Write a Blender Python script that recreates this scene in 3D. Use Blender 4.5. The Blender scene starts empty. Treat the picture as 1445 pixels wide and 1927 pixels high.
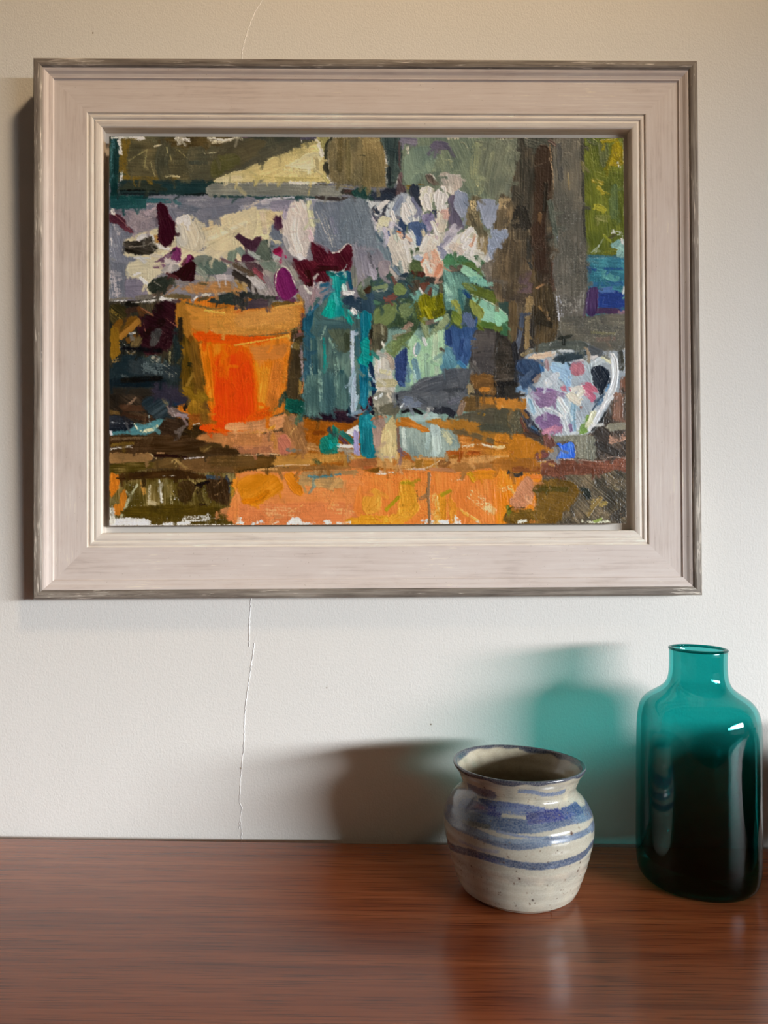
import bpy, bmesh, math, random
import numpy as np
from mathutils import Matrix, Vector

scene = bpy.context.scene
COL = scene.collection

# ---------------------------------------------------------------- camera
cam_data = bpy.data.cameras.new('camera')
cam_data.sensor_fit = 'VERTICAL'
cam_data.sensor_height = 36.0
cam_data.lens = 1400.0/1927.0*36.0
cam_data.clip_start = 0.02
cam = bpy.data.objects.new('camera', cam_data)
COL.objects.link(cam)
def camera_matrix(loc, yaw, pitch, roll):
    Rz = Matrix.Rotation(-math.radians(yaw), 4, 'Z')
    Rx = Matrix.Rotation(math.radians(pitch), 4, 'X')
    Ry = Matrix.Rotation(-math.radians(roll), 4, 'Y')
    base = Matrix.Rotation(math.radians(90), 4, 'X')      # looks along +y, up is +z
    return Matrix.Translation(loc) @ Rz @ Rx @ Ry @ base
cam.matrix_world = camera_matrix((0.0, -0.62, 0.245), 0.8, 2.2, 1.1)
scene.camera = cam

# ---------------------------------------------------------------- exposure
vs = scene.view_settings
scene.display_settings.display_device = 'sRGB'
vs.view_transform = 'Standard'
vs.look = 'None'
vs.gamma = 1.0
vs.use_curve_mapping = False
vs.exposure = 0.0
try:
    scene.cycles.use_denoising = True
    scene.cycles.max_bounces = 12
    scene.cycles.diffuse_bounces = 4
    scene.cycles.transparent_max_bounces = 16
    scene.cycles.sample_clamp_indirect = 4.0
except Exception:
    pass

# ---------------------------------------------------------------- world: dim daylight outside the closed room
world = bpy.data.worlds.new('world')
scene.world = world
world.use_nodes = True
bg = world.node_tree.nodes['Background']
bg.inputs['Color'].default_value = (0.75, 0.82, 0.9, 1)
bg.inputs['Strength'].default_value = 0.6

# ---------------------------------------------------------------- lights
def area(name, loc, target, sx, sy, power, color, shape='RECTANGLE', spread=180):
    d = bpy.data.lights.new(name, 'AREA')
    d.shape = shape; d.size = sx; d.size_y = sy
    d.energy = power; d.color = color
    d.spread = math.radians(spread)
    o = bpy.data.objects.new(name, d)
    COL.objects.link(o)
    o.location = loc
    v = Vector(target)-Vector(loc)
    o.rotation_euler = v.to_track_quat('-Z', 'Y').to_euler()
    return o
AIM = (0.12, -0.05, 0.25)
def sky_panel(name, az, dist, z0, z1, width, power, color):
    a = math.radians(az)
    zc = (z0+z1)/2
    p = (AIM[0]+dist*math.sin(a), AIM[1]-dist*math.cos(a), zc)
    return area(name, p, (AIM[0], AIM[1], zc), width, z1-z0, power, color)
# bright overcast sky low over the garden, seen from the wall through the window to the right, under its lintel
sky_panel('sky_light', 51, 6.4, 0.55, 1.30, 4.8, 1190, (0.925, 0.97, 1.01))
# shaded warm lamp high in the room, thrown on the upper wall
area('lamp_light', (0.80, -1.00, 1.88), (0.04, 0.0, 1.10), 0.24, 0.24, 3.1, (1.0, 0.73, 0.45), 'DISK', 50)

# ---------------------------------------------------------------- material helpers
def S(r, g, b):
    f = lambda c: (c/255/12.92) if c/255 <= .04045 else ((c/255+.055)/1.055)**2.4
    return (f(r), f(g), f(b), 1.0)
class NT:
    def __init__(s, name):
        s.m = bpy.data.materials.new(name); s.m.use_nodes = True
        s.t = s.m.node_tree; s.t.nodes.clear()
        s.out = s.t.nodes.new('ShaderNodeOutputMaterial')
    def n(s, typ, **k):
        nd = s.t.nodes.new(typ)
        for a, b in k.items(): setattr(nd, a, b)
        return nd
    def l(s, a, b): s.t.links.new(a, b)
    def coords(s, scale=(1, 1, 1), rand=0.0, kind='Object'):
        tc = s.n('ShaderNodeTexCoord'); mp = s.n('ShaderNodeMapping'); mp.inputs['Scale'].default_value = scale
        v = tc.outputs[kind]
        if rand:
            oi = s.n('ShaderNodeObjectInfo'); mu = s.n('ShaderNodeVectorMath', operation='SCALE')
            co = s.n('ShaderNodeCombineXYZ')
            for i in range(3): s.l(oi.outputs['Random'], co.inputs[i])
            s.l(co.outputs[0], mu.inputs[0]); mu.inputs['Scale'].default_value = rand
            ad = s.n('ShaderNodeVectorMath', operation='ADD'); s.l(v, ad.inputs[0]); s.l(mu.outputs[0], ad.inputs[1]); v = ad.outputs[0]
        s.l(v, mp.inputs['Vector']); return mp.outputs[0]
    def noise(s, vec, scale=1., detail=3., rough=.55, dist=0.):
        nd = s.n('ShaderNodeTexNoise'); s.l(vec, nd.inputs['Vector'])
        nd.inputs['Scale'].default_value = scale; nd.inputs['Detail'].default_value = detail
        nd.inputs['Roughness'].default_value = rough; nd.inputs['Distortion'].default_value = dist
        return nd.outputs['Fac']
    def ramp(s, fac, stops):
        nd = s.n('ShaderNodeValToRGB'); s.l(fac, nd.inputs[0]); e = nd.color_ramp.elements
        while len(e) < len(stops): e.new(.5)
        for i, (p, c) in enumerate(stops): e[i].position = p; e[i].color = c if len(c) == 4 else (*c, 1)
        return nd.outputs[0]
    def mix(s, fac, a, b, mode='MIX'):
        nd = s.n('ShaderNodeMix', data_type='RGBA', blend_type=mode)
        for v, i in ((fac, 0), (a, 6), (b, 7)):
            if isinstance(v, (int, float)): nd.inputs[i].default_value = v
            elif isinstance(v, tuple): nd.inputs[i].default_value = v
            else: s.l(v, nd.inputs[i])
        return nd.outputs[2]
    def math(s, op, a, b=None, clamp=False):
        nd = s.n('ShaderNodeMath', operation=op); nd.use_clamp = clamp
        for i, v in enumerate((a, b)):
            if v is None: continue
            if isinstance(v, (int, float)): nd.inputs[i].default_value = v
            else: s.l(v, nd.inputs[i])
        return nd.outputs[0]
    def bump(s, h, strength, dist, prev=None):
        nd = s.n('ShaderNodeBump'); s.l(h, nd.inputs['Height'])
        nd.inputs['Strength'].default_value = strength; nd.inputs['Distance'].default_value = dist
        if prev is not None: s.l(prev, nd.inputs['Normal'])
        return nd.outputs[0]
    def bsdf(s, color, rough=.5, normal=None, spec=.5, coat=0., coat_rough=.1):
        p = s.n('ShaderNodeBsdfPrincipled')
        for v, k in ((color, 'Base Color'), (rough, 'Roughness'), (spec, 'Specular IOR Level'), (coat, 'Coat Weight'), (coat_rough, 'Coat Roughness')):
            if isinstance(v, (int, float, tuple)): p.inputs[k].default_value = v
            else: s.l(v, p.inputs[k])
        if normal is not None: s.l(normal, p.inputs['Normal'])
        s.l(p.outputs[0], s.out.inputs['Surface'])
        return p

def mat_wall():
    t = NT('painted_plaster')
    v = t.coords((1, 1, .75))
    a = t.noise(v, 760, 2, .5); b = t.noise(v, 380, 2, .5); c = t.noise(v, 9, 2, .5)
    h = t.math('ADD', t.math('MULTIPLY', a, .7), t.math('MULTIPLY', b, .6))
    nrm = t.bump(h, .45, .0005)
    nrm = t.bump(c, .25, .003, nrm)
    col = t.mix(c, S(229, 226, 219), S(233, 230, 224))
    t.bsdf(col, .62, nrm, .3)
    return t.m
def mat_plain(name, rgb, rough=.6):
    t = NT(name)
    v = t.coords((1, 1, 1)); n = t.noise(v, 6, 3)
    c1 = S(*rgb); c2 = tuple(min(1, x*.9) for x in c1[:3])+(1,)
    t.bsdf(t.mix(n, c1, c2), rough)
    return t.m
def mat_frame(name, stops, grain, rough=.55, fleck=None, wear=None, wear_at=.6):
    t = NT(name)
    a = t.noise(t.coords((16, 420, 420), 40.), 1., 4, .65, .4)          # brush marks along the rail
    b = t.noise(t.coords((30, 90, 90), 17.), 1., 4, .6, .8)
    c = t.noise(t.coords((1, 1, 1), 29.), 14., 4, .6)
    f = t.math('ADD', t.math('MULTIPLY', a, grain), t.math('ADD', t.math('MULTIPLY', b, (1-grain)*.5), t.math('MULTIPLY', c, (1-grain)*.5)))
    col = t.ramp(f, stops)
    if wear:
        w = t.math('ADD', t.math('MULTIPLY', t.noise(t.coords((45, 700, 700), 13.), 1., 3, .7, .5), .55), t.math('MULTIPLY', c, .45))
        col = t.mix(t.ramp(w, [(wear_at, (0, 0, 0)), (wear_at+.07, (1, 1, 1))]), col, wear)
    if fleck:
        w = t.noise(t.coords((1, 1, 1), 9.), 620, 1, .5)
        k = t.ramp(w, [(.74, (0, 0, 0)), (.80, (1, 1, 1))])
        col = t.mix(t.math('MULTIPLY', k, .4), col, fleck)
    t.bsdf(col, rough, t.bump(a, .25, .0005), .35)
    return t.m
def mat_wood():
    t = NT('oiled_teak')
    v = t.coords((2.2, 70, 70)); a = t.noise(v, 1., 5, .6, .6)
    v2 = t.coords((18, 1100, 1100)); b = t.noise(v2, 1., 3, .6)
    v3 = t.coords((.8, 7, 7)); c = t.noise(v3, 1., 3, .5, .5)
    f = t.math('ADD', t.math('MULTIPLY', a, .6), t.math('MULTIPLY', c, .4))
    col = t.ramp(f, [(.36, S(132, 64, 34)), (.5, S(160, 84, 46)), (.64, S(184, 106, 62))])
    pores = t.ramp(b, [(.36, (1, 1, 1)), (.48, (0, 0, 0))])
    col = t.mix(t.math('MULTIPLY', pores, .66), col, S(70, 28, 14))
    rough = t.math('ADD', .18, t.math('MULTIPLY', b, .10))
    t.bsdf(col, rough, t.bump(b, .12, .0003), .5)
    return t.m
def mat_paint():
    t = NT('oil_paint')
    at = t.n('ShaderNodeAttribute', attribute_name='pigment')
    w = t.noise(t.coords((1, 1, 1)), 1500, 2, .5)
    t.bsdf(at.outputs['Color'], .30, t.bump(w, .2, .0003), .5)
    return t.m
def mat_canvas_edge():
    t = NT('primed_linen')
    n = t.noise(t.coords((1, 1, 1)), 300, 2)
    t.bsdf(t.mix(n, S(214, 204, 186), S(190, 178, 158)), .8, t.bump(n, .3, .0004), .2)
    return t.m
def mat_glaze():
    t = NT('stoneware_glaze')
    at = t.n('ShaderNodeAttribute', attribute_name='pigment')
    n = t.noise(t.coords((1, 1, 1)), 900, 2, .6); n2 = t.noise(t.coords((1, 1, 1)), 160, 2, .5)
    col = t.mix(t.ramp(n, [(.35, (0, 0, 0)), (.7, (1, 1, 1))]), at.outputs['Color'], t.mix(.16, at.outputs['Color'], S(226, 222, 208)))
    t.bsdf(col, .16, t.bump(n2, .10, .0006), .5, .35, .06)
    return t.m
def mat_glass(name='teal_glass', thick=1.):
    # thin walls of blown teal glass: each surface lets tinted light straight through (more tint where it is crossed aslant) and mirrors by Fresnel
    t = NT(name)
    lw = t.n('ShaderNodeLayerWeight'); lw.inputs['Blend'].default_value = .5
    fz = t.math('POWER', lw.outputs['Facing'], 3.)
    ex = t.math('ADD', 1., t.math('MULTIPLY', fz, .6))
    # the blown wall thickens towards the foot
    tc = t.n('ShaderNodeTexCoord'); sp = t.n('ShaderNodeSeparateXYZ'); t.l(tc.outputs['Object'], sp.inputs[0])
    mr = t.n('ShaderNodeMapRange', interpolation_type='SMOOTHSTEP'); t.l(sp.outputs[2], mr.inputs[0])
    for i, v in enumerate((.10, .012, 0., 1.6)): mr.inputs[i+1].default_value = v
    ex = t.math('ADD', t.math('MULTIPLY', ex, thick), mr.outputs[0])
    co = t.n('ShaderNodeCombineColor')
    for i, v in enumerate(GLASS_TINT):
        t.l(t.math('POWER', v, ex), co.inputs[i])
    tr = t.n('ShaderNodeBsdfTransparent'); t.l(co.outputs[0], tr.inputs['Color'])
    gl = t.n('ShaderNodeBsdfGlossy'); gl.inputs['Roughness'].default_value = .012
    fr = t.math('ADD', .035, t.math('MULTIPLY', t.math('POWER', lw.outputs['Facing'], 5.), .8))
    mx = t.n('ShaderNodeMixShader'); t.l(fr, mx.inputs[0]); t.l(tr.outputs[0], mx.inputs[1]); t.l(gl.outputs[0], mx.inputs[2])
    t.l(mx.outputs[0], t.out.inputs['Surface'])
    return t.m
GLASS_TINT = (.30, .775, .765)

# ---------------------------------------------------------------- mesh helpers
def link(name, me, mat, parent=None, smooth=False):
    o = bpy.data.objects.new(name, me); COL.objects.link(o)
    if mat is not None: me.materials.append(mat)
    if smooth: me.polygons.foreach_set('use_smooth', np.ones(len(me.polygons), bool))
    if parent is not None: o.parent = parent
    return o
def boxes(name, bs, mat, parent=None, bevel=0.0):
    bm = bmesh.new()
    for x0, y0, z0, x1, y1, z1 in bs:
        r = bmesh.ops.create_cube(bm, size=1.0)
        bmesh.ops.scale(bm, vec=(x1-x0, y1-y0, z1-z0), verts=r['verts'])
        bmesh.ops.translate(bm, vec=((x0+x1)/2, (y0+y1)/2, (z0+z1)/2), verts=r['verts'])
    if bevel: bmesh.ops.bevel(bm, geom=bm.edges[:], offset=bevel, segments=3, profile=.6, affect='EDGES')
    me = bpy.data.meshes.new(name); bm.to_mesh(me); bm.free()
    return link(name, me, mat, parent, bool(bevel))
def empty(name, loc=(0, 0, 0)):
    o = bpy.data.objects.new(name, None); COL.objects.link(o); o.location = loc; o.empty_display_size = .05
    return o
def tag(o, label=None, cat=None, group=None, kind=None):
    for k, v in (('label', label), ('category', cat), ('group', group), ('kind', kind)):
        if v: o[k] = v
    return o
def spline(P, n):
    P = np.asarray(P, float); out = []
    for i in range(len(P)-1):
        p0 = P[max(i-1, 0)]; p1 = P[i]; p2 = P[i+1]; p3 = P[min(i+2, len(P)-1)]
        # centripetal-ish Hermite with limited tangents
        d = np.linalg.norm(p2-p1)
        m1 = (p2-p0)/max(np.linalg.norm(p2-p0), 1e-9)*d if i > 0 else (p2-p1)
        m2 = (p3-p1)/max(np.linalg.norm(p3-p1), 1e-9)*d if i < len(P)-2 else (p2-p1)
        for k in range(n):
            t = k/n
            out.append((2*t**3-3*t**2+1)*p1+(t**3-2*t**2+t)*m1+(-2*t**3+3*t**2)*p2+(t**3-t**2)*m2)
    out.append(P[-1]); return np.array(out)
def lathe(name, prof, seg, mat, parent=None, wob=None):
    """prof: (r, z) list turned about z; r = 0 closes the end"""
    prof = np.asarray(prof, float); th = np.arange(seg)*2*math.pi/seg
    r = prof[:, 0][:, None]; z = prof[:, 1][:, None]
    R = np.repeat(r, seg, 1); Z = np.repeat(z, seg, 1)
    if wob is not None: R, Z = wob(R, Z, th[None, :])
    V = np.stack([R*np.sin(th)[None], -R*np.cos(th)[None], Z], -1).reshape(-1, 3)
    m = len(prof); i = np.arange(m-1)[:, None]*seg; j = np.arange(seg)[None]; k = (j+1) % seg
    F = np.stack([i+j, i+k, i+seg+k, i+seg+j], -1).reshape(-1, 4)
    me = grid_mesh(name, V, F)
    return link(name, me, mat, parent, True), V
def grid_mesh(name, V, F):
    me = bpy.data.meshes.new(name)
    me.vertices.add(len(V)); me.vertices.foreach_set('co', np.ascontiguousarray(V, np.float32).ravel())
    me.loops.add(F.size); me.loops.foreach_set('vertex_index', np.ascontiguousarray(F, np.int32).ravel())
    me.polygons.add(len(F)); me.polygons.foreach_set('loop_start', np.arange(len(F), dtype=np.int32)*4)
    me.polygons.foreach_set('loop_total', np.full(len(F), 4, np.int32))
    me.update(calc_edges=True)
    return me
def pigment(me, rgb):
    a = me.color_attributes.new('pigment', 'FLOAT_COLOR', 'POINT')
    c = np.ones((len(rgb), 4), np.float32); c[:, :3] = rgb
    a.data.foreach_set('color', c.ravel())
def to_linear(c):
    c = np.clip(c/255., 0, 1)
    return np.where(c <= .04045, c/12.92, ((c+.055)/1.055)**2.4)

# ---------------------------------------------------------------- brush engine (numpy only): strokes and patches of paint -> pigment + relief
class Brush:
    def __init__(s, W, H, ground, seed=7):
        s.W, s.H = W, H
        s.rng = np.random.RandomState(seed)
        s.R = s.rng.rand(256, 256).astype(np.float32)
        s.C = np.empty((H, W, 3), np.float32); s.C[:] = ground
        s.Z = np.zeros((H, W), np.float32)
        yy, xx = np.mgrid[0:H, 0:W].astype(np.float32)
        s.weave = 0.25*(np.sin(xx*2.1+0.6*s.vn(xx*.07, yy*.07))+np.sin(yy*2.1+0.6*s.vn(xx*.06+9, yy*.06)))+0.5
        s.weave = np.clip(.45*s.weave+.55*s.vn(xx*.42+3, yy*.42+8), 0, 1)
        s.grain = s.vn(xx*.85, yy*.85)
    def vn(s, x, y):
        x = np.asarray(x, np.float32); y = np.asarray(y, np.float32)
        xi = np.floor(x).astype(np.int32); yi = np.floor(y).astype(np.int32)
        fx = x-xi; fy = y-yi
        fx = fx*fx*(3-2*fx); fy = fy*fy*(3-2*fy)
        a = s.R[yi & 255, xi & 255]; b = s.R[yi & 255, (xi+1) & 255]
        c = s.R[(yi+1) & 255, xi & 255]; d = s.R[(yi+1) & 255, (xi+1) & 255]
        return (a+(b-a)*fx)*(1-fy)+(c+(d-c)*fx)*fy
    @staticmethod
    def smooth(P, closed=False, n=4):
        P = np.asarray(P, np.float32)
        if len(P) < 3: return P
        out = []
        m = len(P)
        for i in range(m if closed else m-1):
            p0 = P[(i-1) % m] if (closed or i > 0) else P[0]
            p1 = P[i]; p2 = P[(i+1) % m]
            p3 = P[(i+2) % m] if (closed or i < m-2) else P[-1]
            for k in range(n):
                t = k/n
                out.append(.5*((2*p1)+(p2-p0)*t+(2*p0-5*p1+4*p2-p3)*t*t+(3*p1-p0-3*p2+p3)*t**3))
        if not closed: out.append(P[-1])
        return np.array(out, np.float32)
    def box(s, P, pad):
        x0 = max(0, int(P[:, 0].min()-pad)); x1 = min(s.W, int(P[:, 0].max()+pad)+2)
        y0 = max(0, int(P[:, 1].min()-pad)); y1 = min(s.H, int(P[:, 1].max()+pad)+2)
        if x1 <= x0 or y1 <= y0: return None
        yy, xx = np.mgrid[y0:y1, x0:x1].astype(np.float32)
        return slice(y0, y1), slice(x0, x1), xx, yy
    @staticmethod
    def near(P, xx, yy, closed=False):
        best = np.full(xx.shape, 1e9, np.float32); S = np.zeros_like(best); Dd = np.zeros_like(best)
        acc = 0.; m = len(P)
        for i in range(m if closed else m-1):
            a = P[i]; b = P[(i+1) % m]; v = b-a; L = float(np.hypot(*v))
            if L < 1e-5: continue
            t = np.clip(((xx-a[0])*v[0]+(yy-a[1])*v[1])/(L*L), 0, 1)
            dx = xx-a[0]-t*v[0]; dy = yy-a[1]-t*v[1]
            d = dx*dx+dy*dy
            k = d < best
            best = np.where(k, d, best); S = np.where(k, acc+t*L, S)
            Dd = np.where(k, (v[0]*(yy-a[1])-v[1]*(xx-a[0]))/L, Dd)
            acc += L
        return np.sqrt(best), S, Dd, acc
    def lay(s, sy, sx, e, lane_s, lane_d, col, o, xx, yy):
        sd = s.rng.rand()*200
        ln = s.vn(lane_d*.42+sd, lane_s*.022+sd*1.7)*.6+s.vn(lane_d*.95+sd*2, lane_s*.04+sd)*.4
        fine = s.vn(lane_d*1.3+sd*3, lane_s*.06)
        blot = s.vn(xx*.05+sd, yy*.05+sd*2)
        f = o.get('f', 1.8); a = np.clip((e+(s.grain[sy, sx]-.5)*(1.2+.5*f))/f+.5, 0, 1)
        dry = o.get('d', 0)
        if dry > 0:
            t = .45*s.weave[sy, sx]+.35*ln+.2*blot
            t = (t-.5)*1.6+.5
            a = a*np.clip((t-(dry*.95-.12))/.16, 0, 1)
        a = a*(1-o.get('m', 0)*np.clip(blot*1.2-.1+.4*(ln-.5), 0, 1))
        v = o.get('v', .11)
        c = np.empty(xx.shape+(3,), np.float32); c[:] = col
        if o.get('k') is not None:
            w = np.clip((.45*ln+.2*fine+.35*blot-.5)*3.4+.3, 0, 1)*o.get('q', .5)
            c = c+(np.array(o['k'], np.float32)-c)*w[..., None]
        c = c*(1+v*1.5*((.4*ln+.15*fine+.45*blot)-.5)*2)[..., None]
        tint = (blot-.5)*v*.35
        c[..., 0] *= 1+tint; c[..., 2] *= 1-tint
        hh = o.get('h', 1.)
        z = hh*((ln-.5)*1.1+(fine-.5)*.5+.9*np.exp(-((e-1.2)/1.5)**2))
        s.C[sy, sx] += (np.clip(c, 0, 255)-s.C[sy, sx])*a[..., None]
        s.Z[sy, sx] += (.45*s.Z[sy, sx]+z-s.Z[sy, sx])*a
    def stroke(s, col, w, P, o):
        P = s.smooth(P); w = w*.5
        g = s.box(P, w*1.15+3)
        if g is None: return
        sy, sx, xx, yy = g
        dist, S, Dd, L = s.near(P, xx, yy)
        sd = s.rng.rand()*90
        ln = s.vn(Dd*.5+sd, S*.01)
        r = o.get('r', 1.)
        # body with ragged bristle ends
        ext = dist-np.abs(Dd)
        e = w*(1+.12*(s.vn(S*.08+sd, sd)-.5))-dist+(s.vn(xx*.35+sd, yy*.35)-.5)*2.*r+(ln-.5)*min(w, 7)*.9*r*(ext > .05)
        s.lay(sy, sx, e, S, Dd, col, o, xx, yy)
    def patch(s, col, P, o):
        Q = s.smooth(P, True, 3) if not o.get('S') else np.asarray(P, np.float32)
        g = s.box(Q, 4)
        if g is None: return
        sy, sx, xx, yy = g
        dist, S, Dd, L = s.near(Q, xx, yy, True)
        ins = np.zeros(xx.shape, bool); m = len(Q)
        for i in range(m):
            a = Q[i]; b = Q[(i+1) % m]
            if a[1] == b[1]: continue
            c = ((a[1] > yy) != (b[1] > yy)) & (xx < (b[0]-a[0])*(yy-a[1])/(b[1]-a[1])+a[0])
            ins ^= c
        e = np.where(ins, dist, -dist)
        sd = s.rng.rand()*90; r = o.get('r', 1.)
        if 'f' not in o and np.ptp(Q[:, 0])*np.ptp(Q[:, 1]) > 2500: o = dict(o, f=4.)
        e = e+(s.vn(xx*.3+sd, yy*.3)-.5)*3*r+(s.vn(xx*.07+sd, yy*.07+sd)-.5)*3*r
        th = np.radians(o.get('a', 0)); bend = (s.vn(xx*.012+sd, yy*.012)-.5)*14
        ls = xx*np.cos(th)+yy*np.sin(th); ld = -xx*np.sin(th)+yy*np.cos(th)+bend
        s.lay(sy, sx, e, ls, ld, col, o, xx, yy)
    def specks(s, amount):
        """thin paint: the weave's high threads and bristle scratches stay lighter; glare sparkle is painted in with them, more to the right"""
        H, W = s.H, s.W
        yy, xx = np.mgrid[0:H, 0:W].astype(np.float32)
        thin = np.clip((s.vn(xx*.018+31, yy*.022+7)*.6+s.vn(xx*.06+3, yy*.05+1)*.4-.34)*3, 0, 1)*(.6+.6*xx/W)  # stronger to the right, where glare sparkle is painted into the pigment
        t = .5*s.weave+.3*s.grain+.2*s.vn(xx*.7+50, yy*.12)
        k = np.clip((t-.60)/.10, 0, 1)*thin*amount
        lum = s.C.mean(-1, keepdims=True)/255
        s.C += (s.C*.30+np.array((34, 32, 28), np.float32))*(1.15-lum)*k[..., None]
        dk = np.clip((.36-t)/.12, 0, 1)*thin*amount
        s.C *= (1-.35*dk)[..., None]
    def drag(s, n, rng):
        """wet edges dragged a little way by the brush: short strokes loaded with the colour they start in"""
        for k in range(n):
            x, y = rng.rand()*s.W, rng.rand()*s.H
            a = rng.choice([90, 80, 100, 60, 120, 0, 30])+rng.randn()*12; L = 6+rng.rand()*13
            p = np.array([[x, y], [x+L*.5*math.cos(math.radians(a))+rng.randn(), y+L*.5*math.sin(math.radians(a))], [x+L*math.cos(math.radians(a)), y+L*math.sin(math.radians(a))]], np.float32)
            j = s.C[min(int(y), s.H-1), min(int(x), s.W-1)].copy()*(1+rng.randn()*.03)
            s.stroke(j, 2.5+rng.rand()*5, p, {'m': .35, 'f': 2.6, 'h': .8, 'd': .12+.2*rng.rand()})
    def run(s, text, to_px):
        """T x y scale sets the origin; s = stroke, p = patch of paint"""
        ox = oy = 0.; sc = 1.
        hx = lambda h: [int(h[i:i+2], 16) for i in (0, 2, 4)]
        for line in text.split('\n'):
            t = line.split()
            if not t or t[0] == '#': continue
            if t[0] == 'drag': s.drag(int(t[1]), np.random.RandomState(3)); continue
            if t[0] == 'T': ox, oy, sc = float(t[1]), float(t[2]), float(t[3]); continue
            col = np.array(hx(t[1]), np.float32); i = 2; w = None
            if t[0] == 's': w = float(t[2])/sc; i = 3
            P = []; o = {}
            while i < len(t):
                q = t[i]
                if q == 'k': o['k'] = hx(t[i+1]); i += 2; continue
                if q[0].isalpha(): o[q[0]] = float(q[1:] or 1)
                else:
                    a, b = q.split(','); P.append(to_px(ox+float(a)/sc, oy+float(b)/sc))
                i += 1
            P = np.array(P, np.float32)
            if t[0] == 's':
                if len(P) == 1: P = np.vstack([P, P+[[.6, .6]]])
                s.stroke(col, w, P, o)
            else: s.patch(col, P, o)

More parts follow.
